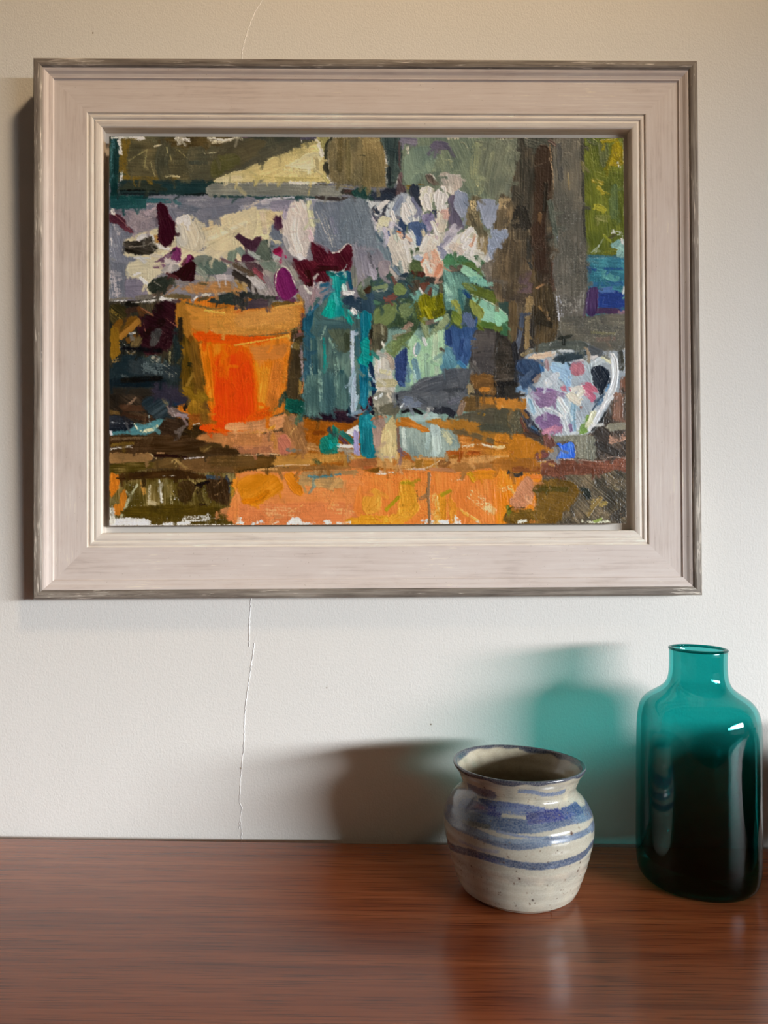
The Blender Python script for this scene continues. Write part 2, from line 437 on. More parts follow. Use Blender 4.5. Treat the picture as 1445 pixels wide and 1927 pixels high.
PAINTING = """
T 0 0 1
p 4c4838 200,250 620,250 612,345 200,345 S a0 k 6e6848
p 70727a 200,345 760,345 760,475 200,475 S a5
p cabd9a 206,480 330,400 450,400 560,390 560,470 480,520 250,560 206,540
p 6c7766 750,250 1000,250 985,440 750,440 S a75
p 4c4438 930,250 1100,250 1100,760 920,760 S a90 k 7c6c54
p 5d594e 1040,250 1110,250 1110,620 1040,620 S a90
p 5d6424 1098,250 1180,250 1180,490 1098,490 S a85
p 5c594e 1040,590 1180,590 1180,770 1040,770 S a20
p 2b2c28 200,570 345,570 345,800 200,800 S a80 k 4a3f2c
p 807c80 330,470 720,460 720,570 330,570
p 4a6460 560,560 700,560 700,790 560,790 S a90
p 384c44 690,500 960,500 960,640 690,640 S
p 4a3a28 200,780 560,780 560,905 200,905 S a0
p 5a4c22 200,880 450,890 446,995 200,995 S a90 d.3 k b8ad86
p 985a20 540,780 1010,760 1010,900 540,900 S a0
p dd8540 440,885 1000,885 1000,995 440,995 S a0 v.06
p 4a4038 950,860 1180,800 1180,995 950,995 a45 k 8a7a5c
p b86a24 330,560 570,560 570,800 330,800 S a88 v.2
p 3c3424 545,600 600,600 600,800 540,800 S a88
p 7c9a8c 690,620 900,620 900,800 690,800 S a88
p 3c3836 880,600 1005,600 1005,760 880,760 S
p 55493c 985,760 1180,760 1180,900 985,900 S a30
p 98a0a4 990,660 1180,660 1180,800 1000,800
p 3a6470 1095,480 1180,480 1180,600 1095,600 S
T 200 250 5.78
p 544e38 170,70 1445,60 1445,515 170,515 S a0 k 6a6244 v.2
p 483c26 600,60 1445,50 1445,170 900,165 650,140 a0 k 5e5232
p 4f4d3c 900,150 1445,190 1445,420 1100,520 900,500 a-8 k 5c5640
p 6e5a28 165,80 260,90 230,300 250,470 700,470 690,505 170,505 a80 d.35
s 4b4a3a 150 640,170 600,330 640,480 v.25 m.3
s 8f8558 12 440,180 410,380 d.3
s 9a9060 10 250,300 380,220 430,190 d.4
s a09668 7 655,160 660,220
s a09668 7 480,320 525,470
s 948a5c 6 770,180 870,270
s 948a5c 7 690,240 710,330
s b9b090 12 520,145 600,130 d.3
s b8ac80 22 640,485 700,470 780,480 d.45
s 43463a 40 920,330 1080,325 m.5
s 9a9678 7 1060,225 1220,215 d.2
s 9a9678 7 1180,260 1380,230 d.3
s c9bf98 22 1270,300 1290,310 d.4
s 1f3a38 85 90,70 80,350 90,660 v.3 k 3d6462
s 1a2d2c 60 120,150 110,420 k 2a4644
s 4c7274 14 70,120 60,300 75,480 d.4
s 3f6266 40 75,60 80,150 d.5
s d8d4c6 24 60,55 200,48 400,50 d.2
s e0dcd0 36 270,58 400,66 d.45
s e0dcd0 34 140,80 155,220 d.45
s e0dcd0 34 170,420 155,530 d.5
s ddd6c4 44 760,60 900,78 d.5
s ddd2b8 50 1120,70 1300,90 1440,55 d.45
s c8bc9a 30 1150,105 1320,100 d.5
p 2b3a39 140,510 520,520 1060,512 1075,545 1130,560 1135,650 1050,690 600,680 130,680 a0 k 1f2e2e S
p 343a30 230,535 560,545 560,620 150,620 a3
s 263a3a 120 640,620 1110,610 v.2
s 121717 14 150,632 350,624 565,634
s 20282a 30 170,665 560,668
s 24332f 48 1110,552 1200,548 1300,560
s 1b2222 42 860,685 1000,675 1180,668
s 2c3a3a 26 820,690 1000,698
p 7a7b70 1140,590 1300,565 1445,560 1445,680 1190,675 1140,640 a0 k 8f8e80
p 70727b 450,700 1445,690 1445,830 1240,930 1040,985 900,900 760,980 500,1050 300,1100 40,1170 40,830 430,830 a4 v.12 k 8a8890
p 7a7278 60,840 420,840 540,830 560,1000 430,1060 300,1080 150,900 a20 k 9a8c8e v.15
s a6969a 26 425,870 540,820 560,800 d.3
s b8a8a8 22 450,780 560,785 760,800 d.45
s a89896 20 480,765 740,770 d.5
s c8bcb8 22 690,735 760,730 d.3
s a09498 9 210,850 260,960
s a89a9c 9 330,850 280,960
s a89a9c 9 370,860 300,990
s 8e8488 12 400,1080 560,1020 700,960 m.3
s 93888a 12 380,1060 380,980 480,920
s 5f6670 60 800,800 1100,850 1300,800 m.4
s 9c9a9e 14 890,740 1080,735 d.3
s b0acae 9 985,860 1040,840
s 9a9296 60 1180,850 1330,830 d.6
s b8aea0 20 1320,850 1440,825 d.4
p 264a4b 40,690 200,690 455,685 430,822 200,832 40,825 a0 k 30585a S
s 1d3f3e 30 60,700 440,700
s 305a60 50 450,735 690,745 d.35
s 3c6468 30 600,735 760,740 d.5
p c2b79e 880,890 970,940 1060,1100 1085,1200 1000,1285 850,1255 745,1180 740,985 800,930 a65 v.1 k d0c6ae
s d6cfc6 80 780,960 870,925 870,980 d.15
s c7c0b0 120 800,1060 820,1180 m.3
s b0a68e 7 990,960 1060,1120 1040,1240
s b4aa90 7 960,950 1020,1120 990,1250
s d6ceb8 8 930,960 990,1120 960,1240
p cfc09e 1040,995 1200,945 1445,850 1445,1445 560,1445 560,1340 760,1240 1000,1290 1090,1200 a-30 v.09 k dacdab
s c8b48c 90 1080,1020 1440,930 v.12 k d8c49c
s d8ccac 60 1100,1230 1440,1080
s c4b088 10 1090,1260 1440,1060 d.2
s c9c4be 60 350,1160 400,1130 480,1140 d.1
s d2ccc0 40 490,1160 580,1240 660,1260
s b8b0a4 40 480,1330 600,1350 m.3
p 2e2a24 190,1180 350,1175 480,1130 520,1200 565,1262 480,1330 300,1320 190,1285 a15 k 6e6558
s 7a7264 12 250,1240 400,1230 520,1180
s 1f1c18 20 220,1270 360,1310
p 3a1722 545,810 600,772 660,830 690,930 752,985 735,1120 690,1228 600,1212 562,1150 572,1000 a75 k 25101a h1.6
s 58303e 45 590,800 650,880 700,950 d.15
s 250d14 80 640,980 650,1150
p 4a2630 42,860 150,900 240,1010 300,1090 200,1070 130,1000 40,970 a38 k 70404a h1.4
s 8a5a5a 6 80,880 180,970 270,1070
s b07832 36 545,1140 550,1180 h2
s c8c0b8 40 70,850 75,870 d.4
p 72757f 40,1010 130,1050 180,1120 190,1330 320,1365 270,1445 40,1445 a75 k 868893
s c8c4c0 24 55,1150 60,1330 d.55
s b4aeae 30 80,1000 140,1100 d.45
s cfcac4 22 310,1360 470,1365 d.2
p ccc1a2 330,1385 460,1375 570,1380 570,1445 240,1445 a0 k d8ceb2
p 74325c 700,1300 760,1235 800,1275 805,1380 760,1440 690,1420 a75 k 92587c h1.4
s 6a4a5c 55 530,1430 620,1380 690,1320 k a0909c
s 30242c 18 690,1320 740,1270
s 8a868a 50 660,1440 700,1400 d.3
p 3a1224 800,1445 860,1370 890,1330 960,1365 968,1445 a70 k 551f38 h1.4
s 8a3a68 40 870,1410 890,1350 h1.3
s 6a7868 95 1375,1260 1345,1400 k 869282
s 62695e 130 1010,1400 1090,1400 1170,1440 k 7a8278
s a09a94 50 1240,1370 1300,1420 d.3
s 5a4248 30 1240,1380 1400,1430 k 8a7a74
s 2e2330 50 1400,1115 1440,1150 h1.4
T 440 250 5.78
p 4e4c3e 0,50 170,38 900,38 870,80 720,165 480,240 200,360 0,430 a-20 k 5e5a48 S
p 42443a 0,40 200,38 650,38 400,150 0,260 a-12 k 54523f
s 4a3f28 80 0,140 40,150 110,175 m.2
s cfc4a8 40 0,60 80,75 d.45
s 6a5a60 20 90,45 160,50 d.4
s 55505e 34 730,62 880,52 d.25
s c8c0ac 16 720,80 740,110 d.4
p c8b67c 0,455 120,390 250,335 520,225 720,150 900,75 955,160 985,330 1000,535 850,550 500,545 0,540 a-15 v.1 k d8ca96 S
p dccf9e 560,370 700,280 830,215 960,230 900,330 820,400 a-25 k e6dbb2
s e2d8b8 52 900,90 950,240 d.1 h1.3
s a89c6a 40 740,135 880,110 k 8a8050
s b4a678 60 880,290 890,400 k cabb8c d.1
s d8caa0 20 560,360 780,330 840,280
s b0a26c 50 640,210 740,190 m.3
s c2b070 46 100,460 500,500 900,510 k d4c48c
s d8ca9c 12 520,400 800,420
s c8bca0 24 0,440 60,420 d.3
p 8c8654 900,40 1035,40 1000,180 980,230 930,110 a80 k a8a06c
s 9a9460 40 960,470 1010,530 k c4b880
p 6a6147 1005,130 1060,40 1445,38 1445,585 1200,575 1040,540 1010,430 a90 v.16 k 8a7d58 S
s 5a5034 60 1150,70 1140,400 m.4
s 786c48 50 1230,100 1240,500 m.3
s 37372c 28 1060,50 1000,130 985,330 h1.5
p 36362c 970,345 1005,320 1025,430 1015,455 975,410 h1.5
s 5c5236 14 1340,250 1410,240
s b09858 16 1350,50 1360,45 d.3
p 7b7b70 0,570 560,558 950,572 1130,588 1178,630 1160,690 900,697 300,692 0,690 a0 v.1 k 8a8a7e
s 8c8b80 100 950,632 1130,640 k 7c7c70
s 6e7068 40 0,655 500,660 m.3
s e0dbc0 34 605,545 720,548 860,545 h1.6
s 5a5644 10 870,560 1020,570
s 2b4646 34 130,690 300,712 560,705 900,712
s 35332e 60 1190,640 1330,660
s 4e3a36 24 1200,640 1260,635
s 8a7e58 16 1090,575 1280,600 d.3
s 3c3634 50 900,715 1150,725 1390,720
p 24443e 1270,640 1350,595 1445,590 1445,740 1390,745 1310,700 a-30 k 315850
p 7c7e8a 0,690 150,690 300,740 900,730 860,800 600,800 300,830 100,840 0,880 a5 k 9896a0 v.12
s a8a4a8 60 300,760 500,745 d.2 k c4b8b8
s c0b2a4 50 120,800 250,760 d.5
s 84808c 110 430,800 580,790 k a49aa8
s b8b6bc 22 330,725 640,705 d.3
s c0beC0 30 780,725 890,735 d.25
s a0a2a2 26 900,745 1180,765 d.3
p d8c99c 0,885 150,840 380,870 480,930 500,960 380,1010 372,1100 370,1170 200,1150 100,1095 0,1095 a-20 v.08 k e0d4ac
s c8b68c 90 370,900 470,960 d.1
s cab8a0 60 300,880 330,1080 m.4
s bfae80 6 120,930 280,960 320,1050
s c2b284 6 20,1000 200,960
p cdc0b4 640,740 760,755 820,900 872,1060 862,1140 800,1250 770,1360 700,1390 600,1290 520,1100 500,1000 510,930 a75 d.05 v.08 k dcd2c6
s a398a6 44 560,800 535,920 k c0b0b4
s d8ccc0 90 660,900 640,1100 700,1300 d.25
s d4b8bc 60 800,1080 830,1150 d.4
s bebd98 70 810,770 830,930 850,1000 k d0ceae
s dcd6d2 60 700,1340 740,1380 d.1
s b8a89c 60 480,960 440,1000 m.2
p 69717b 850,770 1000,760 1340,745 1400,790 1420,900 1445,960 1445,1310 1290,1260 1250,1200 1150,1260 1060,1315 1000,1260 870,1180 875,1050 a78 v.08 k 7c8490
s 7a7c8c 50 1040,930 1080,1080 m.3
s b0aca8 6 880,860 1060,1250
s b4b0a8 5 940,880 1060,1230
s a6a49e 5 960,840 1090,1240
s 9a9a98 5 1000,840 1090,1130
s a0a0a0 5 900,1040 1000,1220
s b0b0ae 24 1350,1010 1440,1040 d.55
p 6e757f 390,1010 440,1010 500,1100 545,1195 450,1265 390,1235 370,1060 a70 h1.3
s b0aca8 60 540,1150 580,1260 k 8a8a8c
s a4a6a2 90 470,1330 420,1400 d.15 k c0bcb4
s c8c0b8 50 600,1270 640,1330 d.2
s 7a6f78 40 900,1220 980,1260 k a09aa0
p 9c2854 415,1310 480,1255 540,1320 555,1365 480,1362 a40 k b84468 h1.4
s 741c38 50 440,1290 480,1270
p 481b28 830,1195 900,1235 1010,1270 1070,1325 1140,1305 1240,1215 1275,1240 1270,1400 1240,1445 880,1445 845,1350 a60 k 5e2834 h1.5
s 7a3a44 7 950,1300 1100,1380
s 7a3a44 7 1150,1300 1080,1420
s 34101a 60 900,1390 980,1420
p 4a1a28 635,1365 700,1400 760,1380 860,1445 650,1445 a40 k 602a34 h1.4
s c8bcb4 12 1060,1310 1140,1290 1220,1205 1270,1230
s e0dcd6 18 1065,1320
p 5b4150 10,1105 100,1105 190,1175 285,1125 300,1200 235,1315 150,1260 70,1180 a30 k 745868
s 3a2430 30 0,1110 60,1120
p 566054 250,1230 350,1165 380,1290 430,1445 220,1445 a60 k 6a7264
s 2f3c38 10 350,1170 380,1260 410,1400
s 7a887c 70 40,1260 140,1380 k 8e9a90
s 9ca39a 46 140,1280 250,1360 k b0b2aa
p 432433 90,1320 180,1355 260,1440 130,1445 80,1400 a30
s 5a3a40 30 10,1390 90,1440 k 8a7a70
s 70766a 80 1310,1310 1340,1440 k 8e9288
s 9a9ca0 60 1420,1310 1430,1440 k b0b0b2
T 0 0 1
p 504a38 425,266 470,262 500,268 470,300 440,318 420,322 400,300 a-15 k 5c563e d.05
p 52502f 400,300 440,290 450,305 420,325 395,335 a-15 k 5e5a44
p cbbb86 398,341 430,327 447,322 470,330 470,342 420,344 a-18 k d8ca96
s c8bc94 10 408,339 450,336
s 7c7c70 22 398,357 470,357 k 8a8a7e
s 2b4240 5 400,369 460,372
p d3c39c 420,412 450,399 480,392 480,440 440,470 400,470 390,445 a-28 k dccca6 v.05
s 76767f 14 400,385 470,378
s 74757e 18 380,400 440,392
s d8ccac 8 392,450 460,420
s c4b48c 2 390,462 470,420
p 432a36 438,441 452,441 470,452 478,446 490,450 480,470 465,470 452,460 a30
T 680 250 5.78
p 786a47 0,40 205,38 250,150 255,590 120,600 0,590 a90 v.14 k 94845c S
s 9a8a60 40 60,100 180,80 m.3
s 544c38 12 0,240 30,250
p 33403f 195,38 420,38 432,340 400,450 350,600 270,610 255,250 a90 v.3 k 52605a
s 4d4040 22 405,100 400,300 410,380
s 232c2e 40 290,380 300,560
p 22423c 0,600 120,630 80,700 20,770 0,790 a-30
p 2b2e37 110,660 240,620 420,600 480,680 380,720 260,870 220,900 200,720 a20 k 3a3840
p 5a4a4b 372,560 395,470 430,440 475,620 400,690 365,660 a75 k 7a686a
p 6c7866 432,40 1445,45 1445,740 1180,700 1080,520 930,430 690,440 640,575 440,570 a72 v.12 k 88906f S
p 718272 450,260 600,150 800,180 760,400 690,440 560,560 450,560 a75 k 84947c d.15
s 6a6674 80 450,80 560,95 k 7c7884 d.1
s 605a6a 100 790,130 900,140 d.1
s 5f5866 60 840,160 820,190 d.4
s 7e8468 170 1270,180 1240,620 d.5 k 9a9c74
s a8a880 60 1240,360 1260,560 d.65
s 9a9c78 50 860,330 960,310 d.6
s a4a684 30 1330,180 1350,330 d.65
s 5a5c4e 10 1230,92 1340,110 1445,138
s 8a8a70 30 1080,100 1180,190 d.6
s c9c4b0 26 490,150 495,225 d.4
s c8bca0 24 930,62 1040,60 d.5
s c8c0a8 18 1150,48 1260,50 d.4
s 7b6834 50 490,590 540,600 d.45
p 2d3440 540,560 600,580 630,660 650,800 600,830 540,720 500,640 a60
p b0a599 830,470 930,430 1060,490 1085,560 1000,680 920,650 850,600 a80 d.3 k c8beb2
s cfc8bc 50 930,470 960,640 d.5
p 5d544c 690,470 740,452 785,510 790,570 720,545 a50 h1.3
s d0c8bc 8 690,455 760,460 800,520
s 6a5a30 10 610,565 660,570
p d8d2bc 650,595 740,590 790,650 765,740 730,830 690,870 650,830 615,720 625,640 a100 k e6e0d0 h1.8
p ded9d0 770,700 800,630 890,585 925,720 860,810 800,800 a100 k c4c2bc h1.8
s 8090a4 30 820,770 830,810
s 2c3048 8 730,850 790,850
s 5e5450 26 775,640 d.1
p 868fa0 1000,665 1060,620 1170,720 1150,860 1090,925 1040,900 975,790 a80 k 979dac h1.2
s 6a7484 20 1110,760 1150,800
p 625c6c 925,710 1000,690 990,790 1050,900 1110,1040 1020,1010 930,985 950,860 a90 k 746e80
p 756a50 1170,700 1300,720 1280,900 1340,1060 1370,1080 1365,1320 1260,1320 1240,1060 1120,1000 1140,860 a88 v.25 k a89a78
s 5a5240 50 1180,900 1220,1020 m.3
s b8a67c 60 1200,760 1220,940 d.65
p 9298a6 1250,750 1400,738 1445,780 1445,950 1360,1050 1300,970 1290,850 a110 v.08 k a2a8b4 h1.2
p 8e96a5 1390,1060 1445,1040 1445,1380 1370,1310 1365,1180 a80 h1.2
s a8a090 80 1290,1180 1280,1300 d.55
p d0d1cd 25,770 70,700 150,685 200,720 222,790 200,880 140,900 80,840 a60 k b8bcbe h1.6
p 39404c 95,830 140,785 165,830 190,890 120,880 a60 h1.4
s 2c4048 24 20,800 45,770
s cfcac8 60 50,850 110,950 150,1040 k b4acba h1.4
s 3a3c4a 18 105,880 150,960
p 364660 350,990 400,940 465,920 475,1060 420,1090 360,1070 a80
p a0a7ae 320,700 430,660 520,680 565,760 640,930 540,990 470,960 380,900 250,890 270,790 a100 k d6d7d0 v.15
s cfd2ce 70 310,760 275,880 k a8b0b4 h1.4
s d8d7cf 70 500,720 560,850 580,960 k a4a8b0 h1.5
s cecec2 60 440,820 450,920 490,980 k e2ded0 h1.5
s 8890a0 60 420,720 360,820 m.2
s 6a6c80 40 540,720 640,880 k 8c90a2
p d8d2ae 170,940 250,900 315,955 300,1020 190,1025 a-15 v.06 h1.6
s c6c0c8 70 330,960 310,1040 k dcd4cc h1.3
s cfc8c4 50 110,1000 200,1050 330,1060
p 8d86a0 640,900 760,880 790,1000 740,1080 680,1030 a70 k aca2b8
s 5a5078 20 745,880 690,960
p 46597a 500,990 640,980 700,1060 660,1200 600,1240 540,1120 a70 k 6a7c98
p d4c7b2 790,890 850,845 930,860 920,960 900,1060 850,1100 800,1050 a90 k e2d8c0 h1.5
s c4a094 70 870,850 925,850 910,920 k d8baa8 h1.3
s d8d6cc 50 520,1080 560,1160 d.2 k a8b4c4 h1.5
s d6c8a8 40 650,1060 670,1120 h1.4
s b4a4a8 40 800,1000 790,1080
p c4bbc0 910,1090 940,1030 990,985 1035,1030 1075,1050 900,1240 820,1250 a-40 k dacfcc h1.3
s 8f8c9c 40 830,1240 960,1120 d.2
p d0c6b6 280,1060 400,1090 480,1180 500,1280 520,1420 340,1445 250,1160 a70 k e2d8ca v.1 h1.4
s cfc8d0 50 240,1060 260,1130 k 8c90a8
s 48587c 22 280,1080 290,1120
s c0c4b4 60 350,1080 370,1160 h1.3
s d07846 22 380,1082 420,1095 h1.6
s d8b8a0 70 430,1120 500,1180 d.2
s 8a8484 24 450,1150 520,1210
p d6c9b8 690,1120 850,1110 830,1250 720,1300 600,1330 640,1200 a-60 k e8dccc h1.5
s 4a6088 44 600,1150 620,1200 m.2
s c8d8cc 30 560,1150 570,1250 d.2
p e6dcc6 1055,1140 1140,1040 1215,1060 1235,1100 1160,1240 1110,1290 1020,1250 1010,1200 a-50 k d4b89c h1.8
s f0e8d8 40 1080,1170 1180,1080 h1.8
s efe6d4 40 1080,1250 1150,1200 h1.8
s d4a88c 44 1215,1120 1180,1230
s d2c2b2 80 980,1240 1070,1300 d.15 k b0a8a4
s b4aca8 40 950,1290 1020,1310 m.2
p dba98c 620,1390 700,1300 770,1275 810,1310 860,1410 860,1445 620,1445 a75 k eccab4 h1.5
s c07c5c 50 640,1380 650,1440
s cf8a6a 30 820,1400 840,1440
s 8a8a9a 60 840,1260 900,1330 k b0b0b8
s a4a4b4 40 600,1340 540,1380 k c8c8d0
s 3c4c36 56 500,1290 590,1280 h1.3
s b0b8c4 60 560,1370 610,1370 d.2
p 4a5a3c 515,1400 560,1385 615,1410 625,1445 510,1445
p 3e6c4c 870,1375 960,1315 1010,1390 1000,1445 880,1445 a-40 k 5a8a62
p 46704e 1020,1360 1100,1340 1180,1400 1220,1445 1000,1445 a20 k 5c8464
s 5a7a5a 40 1000,1300 1010,1380
s b8b8ac 120 1160,1330 1270,1340 d.5 k d0ccc0
s 3f5e44 50 1240,1360 1320,1440 d.3
p 6e7683 0,850 60,950 150,1080 160,1250 60,1290 0,1280 a80 k 7e8692
p 6a7a82 150,1070 220,1090 330,1445 200,1445 150,1260 a70 k 8a9698
s 4a5c68 30 150,1100 260,1250
p 807e86 0,1285 180,1280 230,1445 0,1445 a70
s 3c3c42 28 60,1290 80,1360 115,1440
T 930 250 5.78
p 757a6a 0,110 120,60 262,55 285,180 235,400 180,560 150,690 0,710 a108 v.1 k 95987a S
s 8f9478 60 60,500 160,180 d.4
s 6a7066 40 240,90 230,300 m.3
s c8bfa6 24 10,90 90,70 d.35
p 3f3c34 255,55 600,48 640,250 635,700 640,1000 600,1300 400,1445 0,1445 0,1050 150,690 230,420 a90 v.28 k 6c5f4c
s 44463e 150 380,80 560,130 k 5c6058
p 392c24 450,190 600,170 622,500 610,700 560,900 530,1180 430,1250 430,600 a90 k 4a3c30
s 2c2822 50 560,560 540,850
p 5a4f3f 0,720 150,700 260,900 420,1050 420,1445 0,1445 a90 v.2 k 94825f
s a08c68 50 60,740 40,1000 d.55
s b09a74 40 110,780 100,1200 d.65
s 2e2c28 130 230,980 280,850 330,1000 d.35
s 3c3a34 60 370,1150 370,1440 m.2
s 6a5238 50 490,900 470,1200 d.3
s 50564c 60 600,760 640,1000 680,1220 k 6e7468 d.1
s ab9070 14 600,280 632,430 640,620 d.35
s b49a80 14 635,170 655,270
s 8a6c4c 14 595,120 620,300 d.3
p 5f5c52 650,70 940,70 960,400 970,900 990,1445 700,1445 720,1000 650,700 a90 v.1 k 76705f
s 645048 40 600,90 660,130 m.3
s 565550 60 700,130 720,500 m.3
s 8a7c5c 16 800,440 810,620 d.4
s 3a3a34 30 955,70 960,300 965,600 968,860 985,1200 d.1 k 5a5c50
s 7a744c 26 960,330 965,420
s 2c3c4c 26 985,1250 985,1440 d.2
s 7a8088 40 690,1150 720,1300 d.6
s 8a8a82 120 760,1020 900,900 d.75
p 5b6427 985,52 1408,52 1412,1345 1000,1325 1010,1000 985,600 a82 v.18 k 747a30 S
s 4c5436 60 1040,80 1090,110 k 5f6838
s 565e3a 110 1180,130 1200,330 d.1
s 6a7030 30 1040,150 1070,400
p 887812 1290,130 1385,110 1395,340 1300,360 1240,350 1280,240 a85 k a08f24
s 8a7c14 36 1170,95 1330,80 k 767020
s 746a16 30 1270,250 1210,400 d.2
s a49334 44 1080,520 1170,550 d.2
s a0922f 44 1130,600 1180,660 d.25
s 9c9634 70 1110,810 1180,840 d.4
s 8a8a54 60 1120,930 1200,950 d.6
s c8ccc0 40 1350,320 1370,370 d.6
s 586a44 90 1300,600 1300,900 m.4
p 6f9690 1250,1230 1330,1180 1415,1190 1418,1375 1330,1350 1310,1290 a-50 d.1 k 9cbcb0
s d0d4c8 46 1290,1080 1390,1110 d.55
s d8d8d0 40 1390,1170 1410,1220 d.5
s 4c4a2c 30 1250,1150 1310,1120 m.2
s 8c8f34 30 1190,1120 1260,1190
s 6a6c24 60 1230,1290 1300,1290
s b8c4b8 9 1090,1310 1180,1160
s b0beb4 8 1050,1310 1140,1230 d.3
p 2f6a80 990,1380 1200,1370 1418,1372 1418,1460 975,1460 a0 k 4c8e98
s 4a9098 60 1030,1420 1250,1420 m.2
s ccc8a8 8 1408,60 1410,900 d.5
T 200 495 5.78
p 6d7078 40,-20 270,-10 225,80 235,210 255,405 40,410 a88 k 80828a S
s b0a8a8 90 80,130 110,330 d.6
p 6e6975 215,140 300,150 380,170 425,280 450,360 330,405 220,400 a0 k 847e88
p c9be9e 250,-10 560,-10 650,30 640,80 540,150 480,190 420,245 370,180 235,140 a0 v.06 k d6ccb0
s dcd8d0 26 300,130 360,110 d.3
s dcd8d0 40 380,170 450,240 d.25
s 6a4a5e 44 525,40 620,35 d.3 k 8a6a80
s cdbfb4 60 650,-20 760,10 d.3
s 9c9690 80 640,80 740,50 k b8b0a8 d.1
p 35382f 440,250 510,180 640,140 765,190 650,290 560,355 480,325 a-25 k 4a4c3e v.2
s 6a665a 8 520,210 600,260
s 5f4e40 40 480,360 600,330 700,250 d.25 k 8a7a6a
p 2a1018 755,90 860,10 960,-10 972,100 940,200 870,216 790,175 700,130 a-60 k 3a1420 h1.7
s 4a2a2c 34 660,115 770,170
s 8a8078 40 740,210 900,225 d.3
p 55645a 1000,-10 1240,-10 1310,80 1220,130 1090,130 1010,80 a40 k 6e7e70
s 8a9080 60 990,80 1060,130 d.2
s aaa28e 50 970,160 1150,175 m.2
s a69c9a 70 1220,160 1350,170 d.2 k c0b8b4
s 6a6668 60 1380,60 1440,80
s 4a4038 80 1400,140 1445,180
p a8794a 800,275 950,225 1080,205 1300,200 1445,240 1445,312 1300,330 1100,330 920,335 a5 v.1 k bc8c58
s 5c5038 30 1010,220 1090,240 m.2
p 5e5238 600,355 800,335 920,360 900,395 700,395 a5 k 7c6c4c
s 6e685c 22 40,405 200,385 400,395
s 3a352e 20 40,430 250,425 400,405 560,380
s 6e675c 50 330,380 480,365 m.2
s 9a7a5c 20 640,350 780,250 d.3
s d8d4c8 24 470,418 590,402 d.15
s dcd8cc 22 640,390 760,405 d.35
s e0dcd0 24 925,410 975,370 d.1
s c8bfae 24 1030,350 1120,345 d.2
s a8a08c 16 1180,340 1280,320
s 5f4f34 40 1000,400 1090,380 m.2
p 2c3430 1090,410 1280,340 1445,320 1445,445 1300,450 1140,435 a-8 k 3e4640
s 6a645c 10 1180,330 1290,330
p 2c2d28 40,440 400,430 560,420 760,440 830,700 830,1460 40,1460 a80 v.3 k 4c4028 S
p 332f1f 40,460 210,480 200,600 60,660 a40 v.3 k 5a4a28
s 7a6430 40 60,520 160,600 d.65
s 201e1a 50 230,440 330,470
s 3a2c24 60 240,520 340,500
p 26151a 550,425 650,408 730,430 770,510 745,590 805,680 750,715 640,690 520,610 500,520 a30 k 3c2226 h1.7
p 2c191d 330,600 500,570 640,680 730,720 710,890 620,960 520,1000 430,1000 380,930 330,750 a30 k 40282a h1.5
s 241418 80 420,780 600,640
s 5a3a22 40 360,500 420,540
s 8a5a40 15 380,490 500,570 d.1
s 8a5448 9 650,610 720,660 770,690
s 7a4c40 7 400,650 420,740
p 3c3a38 490,730 600,730 560,870 480,900 a60 k 5a5652 d.2
p 6e4a1e 80,660 200,600 310,580 365,640 250,760 140,840 80,740 a-35 k 85602c
s 96692e 62 160,800 340,640
p 8a6422 45,720 120,720 150,960 100,1030 45,1045 a88 k 6c4c1a
s 6a4a22 60 240,840 330,790 k 4a3420
s 5a4a30 90 270,960 340,840 k 7a6a40
s 8f8f84 60 170,900 280,960 d.65
s b0b0a4 30 170,850 220,900 d.65
s c8c4b8 16 250,770 310,760 d.4
p 253033 160,1010 400,1015 390,1200 500,1240 680,1250 640,1340 400,1365 60,1385 40,1150 a3 k 1a2226
p 3a4644 390,1030 600,1010 690,1200 620,1230 480,1220 400,1130 a40 d.1 k 52605c
s 8a8058 40 690,980 700,1200 d.6
s 8a9084 50 480,1140 600,1080 d.7
s a08048 40 80,1065 140,1050 d.4
s 1c2428 90 60,1290 300,1310 600,1290
s 4a5454 30 170,1220 240,1250 d.4
p 28302e 720,760 810,760 830,1445 710,1445 650,1250 740,1180 a88 k 1c2226
p 4a3818 790,740 900,740 960,960 1020,1200 1085,1445 830,1445 810,1000 a82 k 8a6422 v.2
s 8a6a2c 30 830,1400 930,1210 d.3
s 9a7430 26 1000,1420 950,1220 d.3
s 28281c 50 900,1100 950,1120
p be7a2e 760,450 860,418 1000,440 1100,480 1200,495 1445,520 1445,805 1200,745 1000,745 880,700 770,700 a3 v.08 k cc8a3a
p a4702c 760,450 850,430 850,680 780,700 a88 k 8c5e24
s 8a6830 50 880,540 870,690 m.3
s c88428 46 1085,560 1095,690 k d89a38
s d89c48 14 1290,570 1350,620 h2
s c4864a 110 1260,690 1450,710 v.06
s 5a4c34 12 860,430 960,460 1100,490 1200,498 1300,478
s 6a6440 8 900,450 1060,495 1200,508
s dcc8b0 16 1130,735 1260,725 d.45
s 8a5420 30 1100,600 1105,710 m.4
p d9500e 930,765 1100,745 1200,750 1445,805 1445,870 1200,830 1050,840 1000,870 a5 k e0601c
p d9701c 1000,860 1100,830 1445,860 1445,1460 1085,1460 1040,1200 1010,1000 a86 v.1 k e48c34
s c8781c 60 1030,960 1110,840 k d8922c
s cc7a1c 80 1120,950 1100,1100 d.4
p dd4507 1210,1040 1290,990 1400,980 1445,1000 1445,1460 1200,1460 1190,1250 a86 v.05 k e4560e
s d45a0c 120 1130,1150 1150,1440 d.3 k e07a22
s e07818 90 1300,900 1440,920 d.1
s c47c24 40 1005,960 1045,1220 1075,1440 d.35
s 7a4a1c 70 870,760 960,900 1000,1020 m.1 k 94601e
s 4e3c1c 44 1010,1060 1060,1300
T 440 495 5.78
